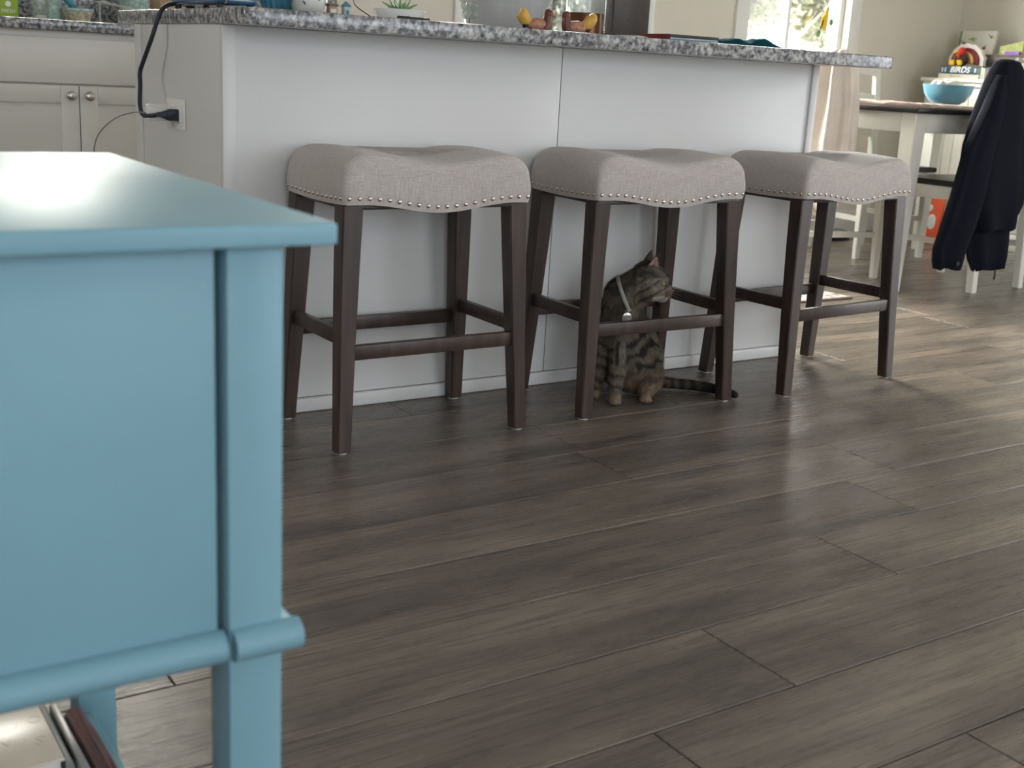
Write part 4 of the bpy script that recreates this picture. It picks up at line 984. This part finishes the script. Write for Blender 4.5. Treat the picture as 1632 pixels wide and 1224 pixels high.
for i, (x, y, z, r_, sx, sz, a) in enumerate([(-0.10, -0.02, 0.088, 0.042, 1.1, .7, 20), (0.0, -0.05, 0.088, 0.055, 1.3, .6, -15), (0.05, 0.05, 0.09, 0.05, 1.2, .7, 40), (-0.05, 0.06, 0.085, 0.05, 1.2, .6, 80), (0.09, -0.01, 0.082, 0.04, 1, .6, 10), (-0.12, 0.03, 0.092, 0.022, .6, 1.2, 0), (0.0, 0.02, 0.066, 0.055, 1.3, .6, 100)]):
    bm = bmesh.new(); n = 24; rings = []
    for k in range(14):
        s = k/13; rr_ = 0.66*r_*(math.sin(math.pi*min(1, s*0.9+0.06))**0.7)*(1-0.45*s); rings.append([((s-0.5)*1.3*r_*sx, rr_*0.8*math.cos(q_)*(1+0.08*math.cos(6*q_+5*s)), rr_*sz*math.sin(q_)*(1+0.08*math.cos(6*q_+5*s))) for q_ in [2*math.pi*j/n for j in range(n)]])
    lofted(bm, rings)
    tag(obj('sea_shell', bm, shellm, None, 60, (3.545+x*0.6, 0.86+y*0.6, 0.772+z-0.006), (R(10*i), R(-12+7*i), R(a))), 'pale pink sea shell heaped in the sky blue bowl', 'shell', 'shells in the blue bowl')

# navy jacket hung on the near chair
def draped(name, rows, m, label, cat, amp, freq, seed, parent=None):
    """rows: (z, x0, x1, yc, thick) from top to bottom; closed folded cloth body"""
    bm = bmesh.new(); rr = random.Random(seed); N_ = 72; rings = []
    # interpolate rows
    R_ = []
    for a, b in zip(rows, rows[1:]):
        for k in range(5): R_.append(tuple(a[i]+(b[i]-a[i])*k/5 for i in range(5)))
    R_.append(rows[-1]); ph = [rr.uniform(0, 6.28) for _ in range(4)]
    for ri, (z, x0, x1, yc, th) in enumerate(R_):
        s = ri/(len(R_)-1); ring = []
        for i in range(N_):
            a = 2*math.pi*i/N_; cx, hx_ = (x0+x1)/2, (x1-x0)/2
            f = amp*min(1, s*3+0.15)*(math.sin(freq*a+ph[0]+1.5*s)+0.6*math.sin((freq*1.7)//1*a+ph[1]-2*s)+0.35*math.sin(3*a+ph[2]))
            ca_, sa = math.cos(a), math.sin(a)
            ring.append((cx+hx_*(abs(ca_)**0.8)*(1 if ca_ > 0 else -1)+f*0.3*ca_, yc+(th/2+f)*(abs(sa)**0.8)*(1 if sa > 0 else -1), z+0.004*math.sin(5*a+ph[3])*(ri == len(R_)-1)))
        rings.append(ring)
    lofted(bm, rings)
    o = obj(name, bm, m, parent, 180)
    if label: tag(o, label, cat)
    return o
jk = thing('navy_jacket', 'dark navy jacket hanging from the back of the near white chair', 'jacket', (-0.045, 0.012, 0))
draped('body', [(0.962, 3.475, 3.55, 0.525, 0.03), (0.952, 3.452, 3.580, 0.525, 0.07), (0.92, 3.432, 3.602, 0.525, 0.10), (0.87, 3.405, 3.630, 0.52, 0.12), (0.77, 3.365, 3.670, 0.52, 0.12), (0.62, 3.34, 3.712, 0.53, 0.12), (0.49, 3.34, 3.745, 0.53, 0.12), (0.38, 3.37, 3.755, 0.535, 0.11), (0.33, 3.41, 3.735, 0.54, 0.11), (0.27, 3.45, 3.74, 0.54, 0.09)], navy, None, None, 0.010, 4, 3, jk)
draped('lining_flap', [(0.30, 3.47, 3.74, 0.56, 0.05), (0.22, 3.475, 3.755, 0.56, 0.05), (0.15, 3.495, 3.765, 0.56, 0.045), (0.095, 3.535, 3.765, 0.56, 0.03)], navy, None, None, 0.006, 4, 9, jk)
draped('sleeve', [(0.90, 3.425, 3.48, 0.50, 0.05), (0.77, 3.345, 3.43, 0.475, 0.08), (0.62, 3.262, 3.40, 0.47, 0.09), (0.42, 3.218, 3.39, 0.47, 0.09), (0.30, 3.197, 3.375, 0.48, 0.09), (0.21, 3.182, 3.362, 0.49, 0.08), (0.165, 3.190, 3.355, 0.49, 0.08), (0.13, 3.203, 3.350, 0.49, 0.07)], navy, None, None, 0.006, 3, 5, jk)
bm = bmesh.new(); lathe(bm, [(0.009, 0), (0.009, 0.002), (0.006, 0.003), (0.0, 0.003)], 18); obj('snap_button', bm, black, jk, 60, (3.275, 0.444, 0.155), (R(90), 0, 0))
bm = bmesh.new(); tube(bm, [(3.655, 0.53, 0.10), (3.656, 0.528, 0.075), (3.655, 0.53, 0.058)], 0.0035, 8); obj('drawcord', bm, black, jk, 180)
# cream coat over the chair by the island
ct = thing('cream_coat', 'cream coat draped over the chair back beyond the island end', 'coat', (0, 0, 0))
o = draped('body', [(0.968, 0.01, 0.07, 0.0, 0.03), (0.945, -0.06, 0.09, 0.0, 0.07), (0.92, -0.11, 0.11, 0.0, 0.09), (0.86, -0.14, 0.13, 0.0, 0.11), (0.74, -0.16, 0.145, 0.0, 0.12), (0.60, -0.19, 0.15, 0.0, 0.13), (0.48, -0.20, 0.15, 0.0, 0.12), (0.40, -0.15, 0.13, 0.0, 0.10), (0.33, -0.06, 0.09, 0.0, 0.07), (0.285, 0.03, 0.06, 0.0, 0.03)], cream, None, None, 0.016, 8, 11, ct)
ct.location = (2.965, 1.005, 0); ct.rotation_euler = (0, 0, R(-90))
bm = bmesh.new(); tube(bm, [(0.045, 0, 0.292), (0.042, 0, 0.27)], 0.006, 8, 0); obj('toggle', bm, black, ct, 180)
bm = bmesh.new(); tube(bm, [(0.042, 0, 0.27), (0.047, 0, 0.24), (0.045, 0, 0.20)], 0.003, 6); obj('drawstring', bm, plastw, ct, 180)

# grey slipper and rug
sl = thing('grey_slipper', 'grey felt slipper on the floor by the back baseboard', 'slipper', (4.25, 2.00, 0), R(10))
bm = bmesh.new(); ball(bm, (0, 0, 0.03), 0.12, 1.0, 0.42, 0.26)
for v in bm.verts: v.co.z = max(v.co.z, 0.012)
obj('upper', bm, greyfelt, sl, 180)
bm = bmesh.new(); ball(bm, (0, 0, 0.006), 0.122, 1.0, 0.43, 0.05); 
for v in bm.verts: v.co.z = max(v.co.z, 0.0003)
obj('sole', bm, black, sl, 180)
m, t, b = newmat('rug_pattern'); tc = t.nodes.new('ShaderNodeTexCoord'); v = t.nodes.new('ShaderNodeTexVoronoi'); v.inputs['Scale'].default_value = 22; v.feature = 'DISTANCE_TO_EDGE'
r_ = t.nodes.new('ShaderNodeValToRGB'); r_.color_ramp.elements[0].position = 0.05; r_.color_ramp.elements[1].position = 0.18
r_.color_ramp.elements[0].color = (0.55, 0.50, 0.46, 1); r_.color_ramp.elements[1].color = (0.24, 0.17, 0.15, 1)
t.links.new(tc.outputs['Object'], v.inputs['Vector']); t.links.new(v.outputs['Distance'], r_.inputs[0]); t.links.new(r_.outputs[0], b.inputs['Base Color']); b.inputs['Roughness'].default_value = 0.95
rg = thing('patterned_rug', 'white and brown patterned rug corner behind the far stool', 'rug', (0, 0, 0))
bm = bmesh.new(); bx(bm, 2.05, 2.84, 0.655, 1.25, 0.0003, 0.007, 0.002, 1); obj('pile', bm, m, rg, 35)
box('binding', 2.05, 2.845, 0.640, 0.6545, 0.0003, 0.008, ink, rg, bev=0.002)

# ------------------------------------------------------------------ corner cabinet and the things on it
cb = thing('corner_cabinet', 'white beadboard cabinet against the right wall in the room corner', 'cabinet', (0, 0, 0))
CX, CY0, CY1, CZ = 4.955, 0.75, 2.09, 0.90
box('body', CX+0.018, XR-0.016, CY0, CY1, 0.0, CZ-0.026, chairw, cb, bev=0)
box('cabinet_top', CX-0.020, XR-0.002, CY0-0.02, CY1+0.025, CZ-0.020, CZ, chairw, cb, bev=0.004)
box('top_moulding', CX-0.008, XR-0.004, CY0-0.008, CY1+0.012, CZ-0.045, CZ-0.0205, chairw, cb, bev=0.006, seg=3)
box('base_moulding', CX-0.006, CX+0.0178, CY0, CY1, 0.0, 0.09, chairw, cb, bev=0.004)
for a, b in ((CY0+0.002, (CY0+CY1)/2-0.002), ((CY0+CY1)/2+0.002, CY1-0.002)):
    d = box('door', CX+0.006, CX+0.0178, a, b, 0.095, CZ-0.047, cab, cb, bev=0.002)
    n = 9
    for i in range(n):
        y0 = a+0.05+(b-a-0.10)*i/n; y1 = a+0.05+(b-a-0.10)*(i+1)/n
        box('bead_plank', CX+0.001, CX+0.0058, y0+0.0012, y1-0.0012, 0.15, CZ-0.10, chairw, d, bev=0.0015, seg=1)
    kx = b-0.025 if a < 1 else a+0.025
    bm = bmesh.new(); lathe(bm, [(0.006, 0), (0.005, 0.012), (0.013, 0.018), (0.010, 0.026), (0, 0.028)], 16); obj('knob', bm, black, d, 60, (CX+0.006, kx, 0.6), (0, R(-90), 0))
def book(name, label, x0, x1, y0, y1, z0, z1, cover, group=None, spine_side='x'):
    t = thing(name, label, 'book', (0, 0, 0), 0, group); c = 0.003
    box('cover', x0, x1, y0, y1, z1-c, z1, cover, t, bev=0.0008, seg=1); box('cover', x0, x1, y0, y1, z0, z0+c, cover, t, bev=0.0008, seg=1)
    box('spine', x0-0.0005, x0+0.003, y0, y1, z0, z1, cover, t, bev=0.0012); box('pages', x0+0.0031, x1-0.003, y0+0.003, y1-0.003, z0+c+0.0001, z1-c-0.0001, paper, t, bev=0)
    return t
creamb = plain('cream_spine', (0.60, 0.57, 0.48), 0.6)
b1 = book('cream_book', 'cream spined book at bottom of the pile on white cabinet', 4.957, 5.10, 1.745, 2.012, CZ, CZ+0.026, creamb)
text_mesh('spine_title', 'Plants to Go', 0.014, ink, b1, (4.9562, 1.90, CZ+0.013), (R(90), 0, R(-90)), 0.0002)
b2 = book('birds_book', 'dark blue book with white BIRDS title on the cream book', 4.952, 5.098, 1.757, 2.000, CZ+0.0262, CZ+0.0662, plain('navy_spine', (0.022, 0.055, 0.085), 0.5))
text_mesh('spine_title', 'BIRDS', 0.044, inkw, b2, (4.9505, 1.870, CZ+0.0465), (R(90), 0, R(-90)), 0.0003, shear=0.25, offset=0.0008, sx=1.12)
for yy in (1.985, 1.965, 1.768):
    box('spine_picture', 4.9500, 4.9512, yy-0.006, yy+0.006, CZ+0.034, CZ+0.058, bluegrey, b2, bev=0)
bv = book('standing_books', 'small blue and brown booklet standing beside the BIRDS book', 4.955, 5.09, 1.722, 1.735, CZ, CZ+0.066, bluegrey)
bv = book('standing_booklet', 'small pink booklet standing to the right of the blue booklet', 4.955, 5.09, 1.709, 1.7205, CZ, CZ+0.06, creamb)
tag(box('small_box', 4.975, 5.05, 1.63, 1.700, CZ, CZ+0.032, cardbrown, bev=0.002), 'small brown cardboard box between booklets and the grey sign crate', 'box')
# plush turkey sitting on the books
tk = thing('plush_turkey', 'plush turkey with white fan tail and yellow feet on the books', 'plush toy', (5.03, 1.912, CZ+0.0665))
def fan(name, r0, r1, x0, x1, m, lobes, amp):
    bm = bmesh.new(); n = 60; f_, b_ = [], []
    for x, L_ in ((x0, f_), (x1, b_)):
        for i in range(n+1):
            a = R(-12+204*i/n); rr_ = r1*(1+amp*abs(math.sin(lobes*a/2*1.0))); L_.append((x, rr_*math.cos(a), max(0.001, 0.028+rr_*math.sin(a)*0.86)))
    # thick plate
    vf = [bm.verts.new(p) for p in f_]; vb = [bm.verts.new(p) for p in b_]; cf = bm.verts.new((x0-0.004, 0, 0.02)); cb_ = bm.verts.new((x1, 0, 0.02))
    for i in range(n):
        bm.faces.new((cf, vf[i], vf[i+1])); bm.faces.new((cb_, vb[i+1], vb[i])); bm.faces.new((vf[i], vb[i], vb[i+1], vf[i+1]))
    bm.faces.new((cf, vf[n], vb[n], cb_)); bm.faces.new((cf, cb_, vb[0], vf[0])); bmesh.ops.recalc_face_normals(bm, faces=bm.faces)
    obj(name, bm, m, tk, 30)
fan('tail_fan', 0, 0.112, 0.02, 0.045, whitefelt, 14, 0.05); fan('tail_band', 0, 0.088, 0.006, 0.0195, maroon, 8, 0.02); fan('inner_fan', 0, 0.066, -0.006, 0.0055, tanfelt, 6, 0.02)
bm = bmesh.new(); ball(bm, (-0.022, 0, 0.036), 0.042, 0.8, 1.05, 0.85); obj('body', bm, brownfelt, tk, 180)
bm = bmesh.new(); ball(bm, (-0.03, -0.004, 0.078), 0.022, 1, 1, 1.25); obj('head', bm, redm, tk, 180)
bm = bmesh.new(); tube(bm, [(-0.045, 0.012, 0.080), (-0.060, 0.018, 0.076), (-0.068, 0.020, 0.070)], lambda s: 0.009*(1-0.7*s), 10); obj('beak', bm, yellow, tk, 180)
bm = bmesh.new(); tube(bm, [(-0.048, -0.004, 0.072), (-0.056, -0.006, 0.058), (-0.054, -0.006, 0.046)], lambda s: 0.008, 8); obj('wattle', bm, redm, tk, 180)
for yy in (0.030, -0.018):
    bm = bmesh.new(); ball(bm, (-0.056, yy, 0.0175), 0.0175, 0.6, 1.05, 0.95)
    for k in (-1, 0, 1): ball(bm, (-0.062, yy+k*0.011, 0.028), 0.008, 0.8, 0.8, 1.0, 10, 8)
    obj('foot', bm, yellow, tk, 180)
# picture book leaning against the wall
pb = thing('picture_book', 'white bird print picture book with green spine leaning behind the turkey', 'book', (5.26, 2.012, CZ), R(-90))
pb.rotation_euler = (R(0), R(0), R(-90)); 
pb.rotation_euler = (R(-6), 0, R(-90))
box('cover', -0.110, 0.118, -0.022, -0.018, 0.0, 0.275, paper, pb, bev=0.001); box('pages', -0.105, 0.114, -0.0175, -0.004, 0.003, 0.271, paper, pb, bev=0)
box('cover', -0.110, 0.118, -0.0035, 0.0, 0.0, 0.275, paper, pb, bev=0.001); box('spine', -0.124, -0.1105, -0.0222, 0.0, 0.0, 0.275, MATS['leaf_green'], pb, bev=0.002)
for x, z, m, a, s_ in ((-0.03, 0.225, green, 0.3, 1), (0.088, 0.24, ink, 0.9, .7), (0.055, 0.175, maroon, -0.5, .9), (0.06, 0.12, ink, 1.2, 1.1), (-0.085, 0.20, ink, 0.9, .9)):
    bm = bmesh.new()
    for sx_, sz_, ox, oz in ((0.016, 0.007, 0, 0), (0.020, 0.003, 0.006, 0.010), (0.014, 0.003, -0.018, -0.004)):
        vs = [bm.verts.new((ox+sx_*s_*math.cos(q_), -0.0226, oz+sz_*s_*math.sin(q_))) for q_ in [2*math.pi*j/12 for j in range(12)]]; bm.faces.new(list(reversed(vs)))
    obj('printed_bird', bm, m, pb, None, (x, 0, z), (0, a, 0))
# grey sign crate with white script
sg = thing('sign_crate', 'dark taupe wooden crate with white script, right end of white cabinet', 'crate', (0, 0, 0))
for i, (z0, z1) in enumerate(((0.0, 0.042), (0.045, 0.087), (0.090, 0.132))):
    box('slat', 5.11, 5.12, 1.15, 1.850, CZ+z0, CZ+z1, taupe, sg, bev=0.001)
box('crate_side', 5.1202, 5.225, 1.838, 1.850, CZ, CZ+0.132, taupe, sg, bev=0.001); box('crate_side', 5.1202, 5.225, 1.15, 1.162, CZ, CZ+0.132, taupe, sg, bev=0.001)
box('crate_top', 5.105, 5.23, 1.145, 1.855, CZ+0.1325, CZ+0.140, taupe, sg, bev=0.001)
def script(pts, r_=0.0028):
    bm = bmesh.new(); tube(bm, [(5.1075, y, CZ+z) for y, z in pts], r_, 6, 6); obj('script_letter', bm, inkw, sg, 180)
script([(1.765, 0.060), (1.785, 0.070), (1.810, 0.062), (1.818, 0.045), (1.805, 0.036), (1.770, 0.042)])
script([(1.695, 0.086), (1.680, 0.096), (1.668, 0.088), (1.676, 0.078), (1.665, 0.080)])
script([(1.655, 0.078), (1.635, 0.112), (1.625, 0.124), (1.622, 0.114), (1.640, 0.088), (1.632, 0.082), (1.620, 0.096), (1.612, 0.082), (1.598, 0.086)])
script([(1.820, 0.118), (1.822, 0.122)], 0.004)
script([(1.590, 0.120), (1.575, 0.122), (1.560, 0.118)], 0.003)
# books on the crate
def ybook(label, y0, y1, h, m, x, tilt=0, top=None, name='card_book'):
    t = thing(name, label, 'book', (x, (y0+y1)/2, CZ+0.1402)); w_ = (y1-y0)/2
    bm = bmesh.new(); tt = top if top is not None else h
    lofted(bm, [[(-0.008, -w_, 0), (0.008, -w_, 0), (0.008, w_, 0), (-0.008, w_, 0)], [(-0.008, -w_, h), (0.008, -w_, h), (0.008, w_, tt), (-0.008, w_, tt)]]); obj('cover', bm, m, t)
    box('title_band', -0.0095, -0.0083, -w_+0.01, w_-0.01, 0.008+tt*0.1, 0.008+tt*0.3, creamb, t, bev=0)
    return t
ybook('pale green card book with slanted top on the taupe crate', 1.622, 1.765, 0.075, palegreen, 5.145, top=0.045)
tag(box('purple_card', 5.112, 5.130, 1.625, 1.715, CZ+0.1402, CZ+0.1402+0.020, purple, bev=0.001), 'small purple card lying before the pale green card book', 'card')
ybook('orange and white card book at the right end of the crate', 1.50, 1.612, 0.085, orangecard, 5.145)
# orange bag
ob = thing('orange_bag', 'orange paper bag with white fruit shapes beside the white cabinet', 'bag', (4.90, 1.87, 0), R(8))
bm = bmesh.new(); lofted(bm, [[(-0.05, -0.068, 0.0), (0.03, -0.068, 0.0), (0.03, 0.068, 0.0), (-0.05, 0.068, 0.0)], [(-0.045, -0.070, 0.12), (0.028, -0.070, 0.12), (0.028, 0.070, 0.12), (-0.045, 0.070, 0.12)], [(-0.012, -0.071, 0.26), (0.004, -0.071, 0.26), (0.004, 0.071, 0.26), (-0.012, 0.071, 0.26)]]); obj('bag_body', bm, orange, ob, 25)
for y, z, ry, rz_ in ((-0.02, 0.095, 0.030, 0.052), (0.005, 0.175, 0.018, 0.024)):
    bm = bmesh.new(); ball(bm, (-0.043+0.23*max(0, z-0.12), y, z), 1.0, 0.006, ry, rz_, 20, 12); obj('white_shape', bm, inkw, ob, 180)

# ------------------------------------------------------------------ bird ornament hanging in the right window
sb = thing('bird_ornament', 'yellow stained glass bird on a branch hung in the window', 'ornament', (4.24, 2.252, 1.16))
bm = bmesh.new(); ball(bm, (0, 0, 0), 0.045, 0.58, 0.10, 1.0, 16, 12, Matrix.Rotation(R(12), 4, 'Y')); obj('bird_body', bm, yellow, sb, 180)
bm = bmesh.new(); ball(bm, (0.012, 0, 0.048), 0.015, 1, 0.25, 1); obj('bird_head', bm, yellow, sb, 180)
bm = bmesh.new(); ball(bm, (-0.020, -0.004, -0.016), 0.030, 0.20, 0.05, 1.0, 12, 10, Matrix.Rotation(R(20), 4, 'Y')); obj('wing', bm, black, sb, 180)
bm = bmesh.new(); tube(bm, [(-0.02, 0, -0.10), (-0.005, 0, -0.055), (0.03, 0, -0.07), (0.055, 0, -0.09)], 0.003, 6); obj('branch', bm, bark, sb, 180)
for x, z in ((-0.035, -0.065), (0.055, 0.0)):
    bm = bmesh.new(); ball(bm, (x, 0, z), 0.02, 0.9, 0.08, 1.0); obj('leaf', bm, leafg, sb, 180)
bm = bmesh.new(); tube(bm, [(0.012, 0, 0.062), (0.0, 0, 0.25), (0.0, 0, 0.9)], 0.0008, 5, 2); obj('hanging_thread', bm, black, sb, 180)
bm = bmesh.new(); tube(bm, [(-0.05, 0, 0.10), (-0.02, 0, 0.115), (0.01, 0, 0.105), (0.03, 0, 0.118), (0.05, 0, 0.13)], 0.002, 5); obj('wire_scroll', bm, black, sb, 180)
